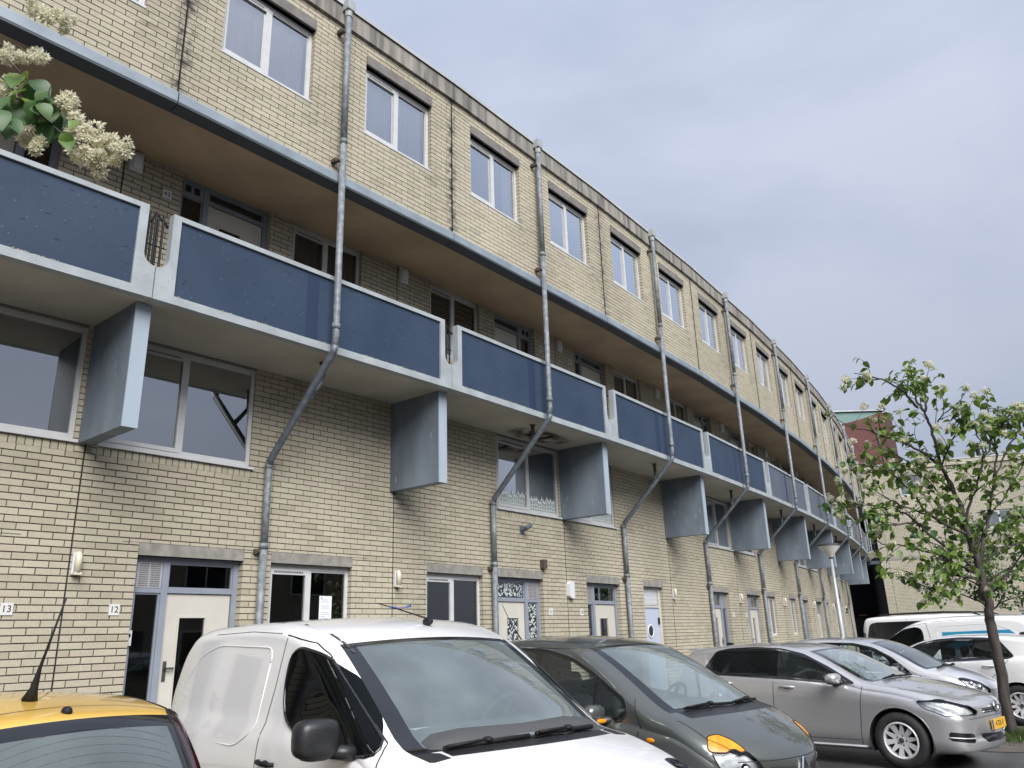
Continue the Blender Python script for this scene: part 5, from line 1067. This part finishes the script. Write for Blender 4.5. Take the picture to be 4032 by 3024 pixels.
hatch('parked_car','silver five door hatchback with ten spoke alloy wheels and a yellow number plate',CARS['golf'][:2],CARS['golf'][2],PT['silver'])
city('parked_car','pale silver three door car with black mirrors behind the silver hatchback',CARS['city'][:2],CARS['city'][2],PT['lightsilver'])
hatch('parked_car','white hatchback facing left behind the tree trunk at the right edge',CARS['white'][:2],CARS['white'][2],PT['white2'])
van('parked_van','white delivery van with a blue stripe on its side behind the white hatchback',CARS['dvan'][:2],CARS['dvan'][2],PT['white2'],near=False,stripe=True)
bus('parked_van','white minibus with black side windows and black roof rails, furthest of the vehicles',CARS['bus'][:2],CARS['bus'][2],PT['white2'])
# ------------------------------------------------------------------ street lamp, trees, weeds
LIMBS=[
  [(7.27, 12.83, 1.45), (7.27, 12.83, 1.8), (7.27, 12.83, 2.16), (7.26, 12.83, 2.52), (7.18, 12.83, 2.87), (7.19, 12.83, 3.31), (7.13, 12.83, 3.61), (6.99, 12.83, 4.1), (6.95, 12.83, 4.66), (6.9, 12.83, 5.04)] ,
  [(6.9, 12.83, 5.04), (6.87, 12.95, 5.27), (6.88, 13.07, 5.5), (6.81, 13.19, 5.68)] ,
  [(6.79, 12.83, 5.11), (6.58, 12.75, 5.35), (6.26, 12.66, 5.53), (5.93, 12.58, 5.61), (5.68, 12.5, 5.64)] ,
  [(6.9, 12.83, 5.04), (7.02, 12.92, 5.29), (7.06, 13.02, 5.58)] ,
  [(7.19, 12.83, 2.47), (6.77, 12.88, 2.86), (6.45, 12.93, 3.2), (6.19, 12.98, 3.44), (5.76, 13.03, 3.48), (5.49, 13.08, 3.52), (5.29, 13.14, 3.49)] ,
  [(7.2, 12.83, 2.96), (6.62, 12.76, 3.29), (6.36, 12.69, 3.67), (6.08, 12.62, 3.93), (5.78, 12.55, 4.08), (5.62, 12.48, 4.13)] ,
  [(6.99, 12.83, 4.1), (6.65, 12.88, 4.43), (6.28, 12.93, 4.61), (5.96, 12.97, 4.77), (5.65, 13.02, 4.86)] ,
  [(7.26, 12.83, 2.52), (7.62, 12.87, 3.3), (7.86, 12.91, 3.9), (8.02, 12.95, 4.37), (7.99, 12.98, 4.85), (8.1, 13.02, 5.12)] ,
  [(7.33, 12.83, 2.18), (7.68, 12.88, 2.35), (8.08, 12.93, 2.71), (8.45, 12.98, 3.14)] ,
  [(7.19, 12.83, 3.16), (7.31, 12.68, 3.57), (7.52, 12.52, 4.13), (7.41, 12.37, 4.46), (7.25, 12.22, 4.76)] ,
  [(7.22, 12.83, 2.36), (6.85, 12.81, 2.59), (6.52, 12.78, 2.71), (6.17, 12.76, 2.81), (5.77, 12.73, 2.88), (5.64, 12.71, 3.02)] ,
  [(7.18, 12.83, 2.3), (6.67, 12.77, 2.37), (6.18, 12.7, 2.38), (6.02, 12.64, 2.43)] ,
  [(7.13, 12.83, 3.61), (6.86, 12.96, 4.01), (6.48, 13.1, 4.3), (6.31, 13.23, 4.39)] ,
  [(7.19, 12.83, 3.31), (7.05, 13.13, 3.66), (6.99, 13.42, 4.03), (7.01, 13.72, 4.22)] ,
  [(7.6, 12.83, 3.3), (8.21, 13.1, 3.74), (8.71, 13.37, 4.28), (9.16, 13.64, 4.79)] ,
  [(7.82, 12.83, 3.89), (8.15, 12.86, 4.37), (8.42, 12.88, 4.68), (8.53, 12.91, 4.97)] ,
  [(7.7, 12.83, 4.2), (7.98, 12.78, 4.61), (8.08, 12.73, 4.78)] ,
  [(6.95, 12.83, 4.66), (7.04, 12.62, 4.88), (7.2, 12.41, 5.03)] ,
  [(6.99, 12.83, 4.1), (7.02, 12.41, 4.43), (7.07, 11.99, 4.76)] ,
  [(6.4, 12.83, 3.19), (5.78, 12.4, 3.12), (5.38, 11.98, 3.18)] ,
  [(6.65, 12.83, 3.3), (6.26, 12.81, 3.45), (5.93, 12.79, 3.64), (5.81, 12.77, 3.73)] ,
  [(7.27, 12.83, 2.16), (6.98, 12.72, 2.33), (6.47, 12.61, 2.17), (6.17, 12.5, 2.2)] ,
  [(7.26, 12.83, 2.52), (7.68, 12.72, 2.76), (8.01, 12.61, 2.82)] ,
  [(7.21, 12.83, 2.73), (7.88, 13.18, 3.1), (8.42, 13.54, 3.25)] ,
]
NLEAF= [(-2.2, 3.01, 4.1, 1.0, 1), (-2.16, 3.01, 4.04, 1.2, 0), (-2.19, 2.94, 3.91, 1.3, 0), (-2.14, 2.89, 3.81, 1.2, 0), (-2.17, 2.96, 3.96, 1.0, 1), (-2.04, 2.91, 3.91, 1.1, 0), (-2.04, 3.0, 3.92, 0.9, 0), (-2.12, 3.12, 3.95, 1.2, 0), (-2.04, 3.04, 3.83, 1.3, 0), (-1.91, 2.92, 3.71, 0.8, 1), (-2.19, 3.09, 4.0, 0.9, 0), (-2.15, 3.07, 4.12, 0.5, 1), (-2.31, 3.06, 4.07, 0.9, 1), (-2.35, 3.1, 3.99, 1.2, 0), (-2.22, 3.06, 3.98, 0.7, 1), (-2.21, 3.07, 4.17, 0.7, 1), (-2.06, 2.96, 3.9, 0.7, 0), (-2.0, 3.12, 3.87, 0.6, 0), (-2.16, 3.11, 3.94, 0.9, 0), (-2.04, 2.92, 3.95, 0.8, 0)]
NBLOOM= [(-2.01, 3.04, 4.03), (-1.98, 3.03, 4.01), (-1.99, 2.99, 3.97), (-1.98, 3.0, 3.95), (-1.93, 3.0, 3.91), (-2.0, 3.07, 3.97), (-1.86, 3.0, 3.78), (-1.91, 3.05, 3.8), (-1.82, 2.98, 3.74), (-1.82, 3.06, 3.83), (-1.79, 3.06, 3.83), (-1.73, 2.99, 3.75), (-1.77, 3.01, 3.75), (-1.84, 3.07, 3.78), (-1.71, 3.04, 3.76), (-1.67, 3.0, 3.73), (-1.68, 2.96, 3.68), (-1.71, 2.97, 3.67), (-1.78, 3.03, 3.72), (-1.78, 2.95, 3.65), (-1.88, 3.07, 3.71), (-1.76, 2.96, 3.64), (-1.95, 3.07, 3.77), (-1.9, 2.97, 3.69), (-2.17, 3.07, 3.87), (-2.12, 3.03, 3.82), (-2.07, 3.0, 3.77), (-2.08, 3.0, 3.75), (-1.96, 3.02, 3.85), (-1.93, 3.01, 3.83), (-1.78, 2.97, 3.63), (-2.25, 2.95, 4.0), (-2.26, 3.0, 4.05), (-2.3, 3.07, 4.14), (-2.28, 3.02, 4.28), (-2.18, 2.93, 4.18), (-2.24, 3.05, 4.26), (-2.21, 3.04, 4.29), (-2.2, 3.07, 4.32), (-2.1, 2.95, 4.2), (-2.33, 3.04, 4.26), (-2.26, 2.93, 4.19), (-1.92, 3.02, 3.8), (-1.82, 2.96, 3.7), (-2.14, 2.95, 4.47), (-2.08, 2.95, 4.45), (-2.03, 2.95, 4.44), (-2.09, 2.95, 4.41), (-2.03, 2.95, 4.39), (-2.17, 2.95, 4.5), (-2.2, 2.95, 4.49)]
NSTEM= [[(-2.56, 3.0, 4.48), (-2.42, 3.0, 4.34), (-2.32, 3.0, 4.26), (-2.28, 3.0, 4.22), (-2.21, 3.0, 4.15), (-2.16, 3.0, 4.09), (-2.12, 3.0, 4.03), (-2.09, 3.0, 3.96)], [(-2.48, 3.0, 4.26), (-2.37, 3.0, 4.18), (-2.3, 3.0, 4.13), (-2.26, 3.0, 4.09), (-2.22, 3.0, 4.04), (-2.21, 3.0, 3.98)], [(-2.09, 3.0, 3.96), (-2.05, 3.0, 3.96), (-2.01, 3.0, 3.95), (-1.98, 3.0, 3.97)], [(-2.09, 3.0, 3.96), (-2.05, 3.0, 3.89), (-1.98, 3.0, 3.82), (-1.95, 3.0, 3.8), (-1.87, 3.0, 3.76), (-1.78, 3.0, 3.73), (-1.69, 3.0, 3.72)], [(-1.95, 3.0, 3.8), (-1.9, 3.0, 3.76), (-1.86, 3.0, 3.72)], [(-2.21, 3.0, 3.98), (-2.18, 3.0, 3.93), (-2.13, 3.0, 3.86), (-2.1, 3.0, 3.81)], [(-2.42, 3.0, 4.34), (-2.33, 3.0, 4.31), (-2.25, 3.0, 4.3), (-2.2, 3.0, 4.26)], [(-2.01, 3.0, 3.95), (-1.97, 3.0, 3.94), (-1.93, 3.0, 3.91)], [(-1.87, 3.0, 3.76), (-1.82, 3.0, 3.78), (-1.75, 3.0, 3.77)]]
lp=thing('street_lamp','grey street lamp with a wide conical glass head beside the far end of the row','street lamp',T(8.35,21.6))
lo=T(8.35,21.6); m=MB(); m.tube([(0,0,0),(0,0,1.0),(0,0,3.45)],[.085,.07,.038],12); m.put('pole',K['lampost'],lp,lo,smooth=True)
m=MB(); m.lathe([(.055,3.44),(.09,3.50),(.28,3.72),(.285,3.74)],24); m.put('lamp_glass',K['lampglass'],lp,lo,smooth=True)
m=MB(); m.lathe([(.30,3.735),(.305,3.765),(.20,3.80),(.10,3.815),(.001,3.82)],24); m.put('lamp_lid',K['dark'],lp,lo,smooth=True)
m=MB(); m.lathe([(.001,3.40),(.04,3.40),(.075,3.49),(.07,3.50)],16); m.put('lamp_collar',K['black'],lp,lo,smooth=True)
def leaf_mesh(l,w,mt,fold=.25,n=3,droop=.25):
    m=MB(); vs=[];fs=[]
    for i in range(n+2):
        t=i/(n+1); ww=w*math.sin(math.pi*min(1,t*.93+.07))**.75*(1.15-.55*t) if 0<t<1 else (w*.25 if t==0 else 0)
        x=l*t; z=-droop*l*t*t
        vs+=[(x,-ww,z+fold*ww),(x,0,z),(x,ww,z+fold*ww)]
    for i in range(n+1):
        a=3*i; fs+=[(a,a+3,a+4,a+1),(a+1,a+4,a+5,a+2)]
    m.add(vs,fs); return m
def bloom_mesh(r,nf,rg,ps=.016):
    """a tight head of tiny starry flowers"""
    m=MB()
    for i in range(nf):
        d=Vector((rg.gauss(0,1),rg.gauss(0,1),rg.gauss(0,.8))).normalized()*r*(.35+.65*rg.random()); nrm=(d.normalized()+Vector((rg.uniform(-.5,.5),rg.uniform(-.5,.5),rg.uniform(-.2,.6)))).normalized(); a=nrm.orthogonal().normalized(); b=nrm.cross(a); ph=rg.random()*6
        for q in range(5):
            t0=ph+q*2*math.pi/5; u=a*math.cos(t0)+b*math.sin(t0); v=a*math.cos(t0+1.57)+b*math.sin(t0+1.57); s=ps*(.8+.5*rg.random())
            m.add([d,d+u*s*.6+v*s*.28,d+u*s+nrm*s*.45,d+u*s*.6-v*s*.28],[(0,1,2,3)])
    return m
def orient(p,d,up,s=1):
    d=d.normalized(); y=up.cross(d); y=y.normalized() if y.length>1e-4 else d.orthogonal().normalized(); z=d.cross(y)
    return Matrix(((d.x*s,y.x*s,z.x*s,p.x),(d.y*s,y.y*s,z.y*s,p.y),(d.z*s,y.z*s,z.z*s,p.z),(0,0,0,1)))
def scatter(root,items,mesh_list,name,mt,nmax):
    """the nearest ones in view singly, the rest joined"""
    items=sorted(items,key=lambda M:(0 if in_view(M.translation,.0) else 1,(M.translation-cp).length-1.2*M.median_scale))
    for i,M in enumerate(items[:nmax]): add(name,mesh_list[i%len(mesh_list)],root,M)
    if len(items)>nmax:
        V=[];F=[]
        for i,M in enumerate(items[nmax:]):
            me=mesh_list[i%len(mesh_list)]; b=len(V); V+=[tuple(M@v.co) for v in me.vertices]; F+=[tuple(b+q for q in p.vertices) for p in me.polygons]
        me=bpy.data.meshes.new(name+'_mass'); me.from_pydata(V,[],F); me.materials.append(mt); me.update(); add('foliage' if name=='leaf' else 'blossoms',me,root,None,kind='stuff')
def smoothpath(P,n=4):
    P=[Vector(p) for p in P]; o=[]
    for i in range(len(P)-1):
        a,b,c,d=P[max(i-1,0)],P[i],P[i+1],P[min(i+2,len(P)-1)]
        for j in range(n):
            t=j/n; o.append(.5*((2*b)+(c-a)*t+(2*a-5*b+4*c-d)*t*t+(3*b-a-3*c+d)*t**3))
    return o+[P[-1]]
def limb_tree(root,limbs,r0,rr,seed,ntw,leaves,blooms,twl=(.25,.75),mats=('leaf','blossom'),lsz=(.075,.13),dens=None,base=None):
    rg=random.Random(seed); m=MB(); tips=[]
    for i,l in enumerate(limbs):
        P=smoothpath(l,5); n=len(P)
        P=[p+Vector((rg.gauss(0,.012),rg.gauss(0,.012),rg.gauss(0,.012))) if 0<k<n-1 else p for k,p in enumerate(P)]
        ra,rb=(r0,r0*.22) if i==0 else (r0*rr*(1.25 if i<12 else .8),.006)
        rad=[ra+(rb-ra)*(k/(n-1))**.75 for k in range(n)]
        if i==0: rad[0]*=1.25
        m2=MB(); m2.tube(P,rad,10 if i==0 else 7)
        (m.add(m2.v,m2.f) if i else m2.put('trunk',K['bark'],root,smooth=True))
        for k in range(2 if i else int(n*.42),n): tips.append((P[k],(P[k]-P[k-1]).normalized(),k/(n-1),i))
    m.put('limbs',K['bark'],root,smooth=True); tw=MB(); LV=[];BL_=[]
    for _ in range(ntw):
        p,d,f,i=rg.choice(tips)
        if i==0 and f<.5: continue
        e=(d*rg.uniform(.2,1)+Vector((rg.gauss(0,.6),rg.gauss(0,.6),rg.gauss(.25,.5)))).normalized(); ln=rg.uniform(*twl)*(1.1-.5*f); q=[p]
        for k in range(4):
            e=(e+Vector((rg.gauss(0,.16),rg.gauss(0,.16),rg.gauss(-.02,.14)))).normalized(); q.append(q[-1]+e*ln/4)
        tw.tube(q,[.007,.006,.005,.004,.0025],4,cap=False)
        dn=dens(q[-1]) if dens else 1
        for k in range(1,5):
            for _2 in range(leaves):
                if rg.random()>dn*(.35+.18*k): continue
                dd=((q[k]-q[k-1]).normalized()*.5+Vector((rg.gauss(0,.7),rg.gauss(0,.7),rg.gauss(-.55,.5)))); pp=q[k]+Vector((rg.gauss(0,.025),rg.gauss(0,.025),rg.gauss(0,.02)))
                LV.append(orient(pp,dd,Vector((rg.gauss(0,.5),rg.gauss(0,.5),1)),rg.uniform(*lsz)/.1))
        if rg.random()<blooms: BL_.append(orient(q[-1]+e*.02,Vector((rg.gauss(0,1),rg.gauss(0,1),rg.gauss(0,1))),Vector((0,0,1)),rg.uniform(.75,1.35)))
    tw.put('twigs',K['twig'],root,fix=False,kind='stuff'); return LV,BL_
rg=random.Random(21)
tr=thing('flowering_tree','leaning young tree with cream blossom at the right edge in front of the cars','tree',T(7.23,12.83))
LIMBS[0].insert(0,(7.24,12.83,-.05))
LV,BM_=limb_tree(tr,LIMBS,.085,.25,5,310,3,.55,lsz=(.085,.155),dens=lambda p:1.25 if (p.z<3.3 and p.x>6.6) else (.75 if p.x>6.2 else .55))
lm=[leaf_mesh(.1,.040,None,.25,2,rg.uniform(.1,.5)).mesh('leaf',K['leaf'],True,False) for _ in range(4)]+[leaf_mesh(.1,.042,None,.3,2,.35).mesh('leaf',K['leaf_dark'],True,False)]
scatter(tr,LV,lm,'leaf',K['leaf'],300)
bmz=[bloom_mesh(.055,17,rg,.027).mesh('blossom',K['blossom'],False,False) for _ in range(4)]
scatter(tr,BM_,bmz,'blossom',K['blossom'],200)
# smaller tree further back, only its low crown and thin stem in view
o2=Vector((14.6,25.5,0)); t2=thing('young_tree','thin dark young tree with sparse leaves close to the brick block','tree',T(*o2)); L2=[[tuple(o2),(14.62,25.5,1.2),(14.5,25.5,2.0),(14.45,25.5,3.2),(14.5,25.4,4.4)]]
for i in range(12):
    a=i*2.4; z=2.0+.17*i; L2.append([(14.48,25.5,z),(14.48+.7*math.cos(a),25.5+.7*math.sin(a),z+.35),(14.48+1.7*math.cos(a),25.5+1.5*math.sin(a),z+.45+.05*i)])
LV,BM_=limb_tree(t2,L2,.10,.30,9,330,3,.12,twl=(.3,.8)); scatter(t2,LV,lm,'leaf',K['leaf_dark'],120); scatter(t2,BM_,bmz,'blossom',K['blossom'],20)
t3o=Vector((19.5,27,0)); t3=thing('young_tree','leafy young tree half cut off by the right edge behind the delivery van','tree',T(*t3o)); L3=[[tuple(t3o),(19.4,27,2),(19.2,27,4.0),(19.2,27,5.5)]]
for i in range(14):
    a=i*2.4; z=2.4+.22*i; L3.append([(19.3,27,z),(19.3+.9*math.cos(a),27+.9*math.sin(a),z+.5),(19.3+2.0*math.cos(a),27+1.8*math.sin(a),z+.8)])
LV,BM_=limb_tree(t3,L3,.11,.3,14,420,3,.3,twl=(.3,.9)); scatter(t3,LV,lm,'leaf',K['leaf'],120); scatter(t3,BM_,bmz,'blossom',K['blossom'],40)
# branch of a nearer tree hanging into the top left corner; its trunk stands left of the frame
nt_=thing('flowering_tree','near blossoming branch with large green leaves hanging into the top left corner','tree',T(-4.6,1.6))
m=MB(); m.tube(smoothpath([(-4.6,1.6,-.05),(-4.55,1.65,1.5),(-4.5,1.7,3.0),(-4.4,1.75,4.6),(-4.3,1.8,5.8)]),.12,10); m.put('trunk',K['bark'],nt_,smooth=True)
a0=Vector(NSTEM[0][0]); b0=Vector(NSTEM[1][0]); m=MB(); m.tube(smoothpath([(-4.45,1.72,3.6),(-3.9,2.2,4.3),tuple(a0+Vector((-.25,-.1,.12))),tuple(a0)]),[.045]*4+[.035]*4+[.02]*4+[.009],8); m.tube(smoothpath([(-4.5,1.7,3.1),(-3.8,2.2,3.8),tuple(b0)]),[.03]*4+[.018]*4+[.007],7)
for i in range(7):
    a=i*.9+2; m.tube(smoothpath([(-4.42,1.74,3.9+.25*i),(-4.42+.6*math.cos(a),1.74+.5*math.sin(a)-.3,4.4+.25*i),(-4.42+1.2*math.cos(a)-.3,1.74+.9*math.sin(a)-.8,4.7+.25*i)]),.02,6)
for l in NSTEM: 
    P=smoothpath(l,4); m.tube(P,[.0055-.003*k/(len(P)-1) for k in range(len(P))],6)
m.put('limbs',K['twig'],nt_,smooth=True)
bl=[leaf_mesh(.1,.046,None,.22,6,q).mesh('leaf',K[mm],True,False) for q,mm in ((.15,'leaf_dark'),(.35,'leaf_dark'),(.5,'leaf_dark'))]; bl2=[leaf_mesh(.1,.044,None,.3,6,q).mesh('leaf',K['leaf'],True,False) for q in (.1,.3)]
rg=random.Random(33)
for i,(x,y,z,s,c) in enumerate(NLEAF):
    for rep in range(3):
        p=Vector((x,y,z))+Vector((rg.gauss(0,.006+.018*rep),rg.gauss(0,.03),.035*s+rg.gauss(0,.012*rep))); d=Vector((rg.gauss(.25,.5),rg.gauss(0,.35),rg.gauss(-.75,.3)))
        add('leaf',(bl2 if c else bl)[i%2],nt_,orient(p,d,Vector((rg.gauss(0,.4),-1+rg.gauss(0,.3),.5)),s*(1.05,.9,.75)[rep]))
nb=[bloom_mesh(.031,22,rg,.019).mesh('blossom',K['blossom'],False,False) for _ in range(5)]
for i,p in enumerate(NBLOOM):
    for rep in range(2 if i%3==0 else 1): add('blossom',nb[(i+rep)%5],nt_,orient(Vector(p)+Vector((rg.gauss(0,.012),rg.gauss(0,.02),rg.gauss(0,.012))),Vector((rg.gauss(0,1),rg.gauss(0,1),rg.gauss(0,1))),Vector((0,0,1)),rg.uniform(.75,1.15)))
# soil and weeds round the tree foot
m=MB(); n=26; pts=[(7.9+2.6*math.cos(a)*(1+.12*math.sin(3*a)),12.6+1.5*math.sin(a)*(1+.1*math.cos(5*a))) for a in [2*math.pi*i/n for i in range(n)]]
m.add([(x,y,.006) for x,y in pts],[tuple(range(n))]); m.put('soil_patch',K['soil'],fix=False,kind='structure')
m=MB(); rg=random.Random(6)
for i in range(2600):
    a=rg.random()*6.28; r_=abs(rg.gauss(0,.34))+.08; x,y=7.23+r_*math.cos(a)*1.5,12.8+r_*math.sin(a); hh=.05+.13*rg.random()*max(.3,1-r_); d=rg.random()*6.28; w_=.006; dx,dy=rg.gauss(0,.05),rg.gauss(0,.05)
    m.add([(x-w_*math.cos(d),y-w_*math.sin(d),0),(x+w_*math.cos(d),y+w_*math.sin(d),0),(x+dx,y+dy,hh)],[(0,1,2)])
gr=m.put('grass',K['grass'],fix=False,kind='stuff'); gr['label']='tuft of weeds and grass at the foot of the leaning tree'; gr['category']='grass'
# pavement with a kerb along the flats
m=MB()
for k in range(-2,10):
    a,b=FR[k]@Vector((0,WD+.02,0)),FR[k]@Vector((BL,WD+.02,0)); c,d=FR[k]@Vector((BL,-.55,0)),FR[k]@Vector((0,-.55,0)); z=.13
    m.add([(a.x,a.y,z),(b.x,b.y,z),(c.x,c.y,z),(d.x,d.y,z),(d.x,d.y,0),(c.x,c.y,0)],[(0,1,2,3),(3,2,5,4)])
m.put('pavement',K['paving'],kind='structure')
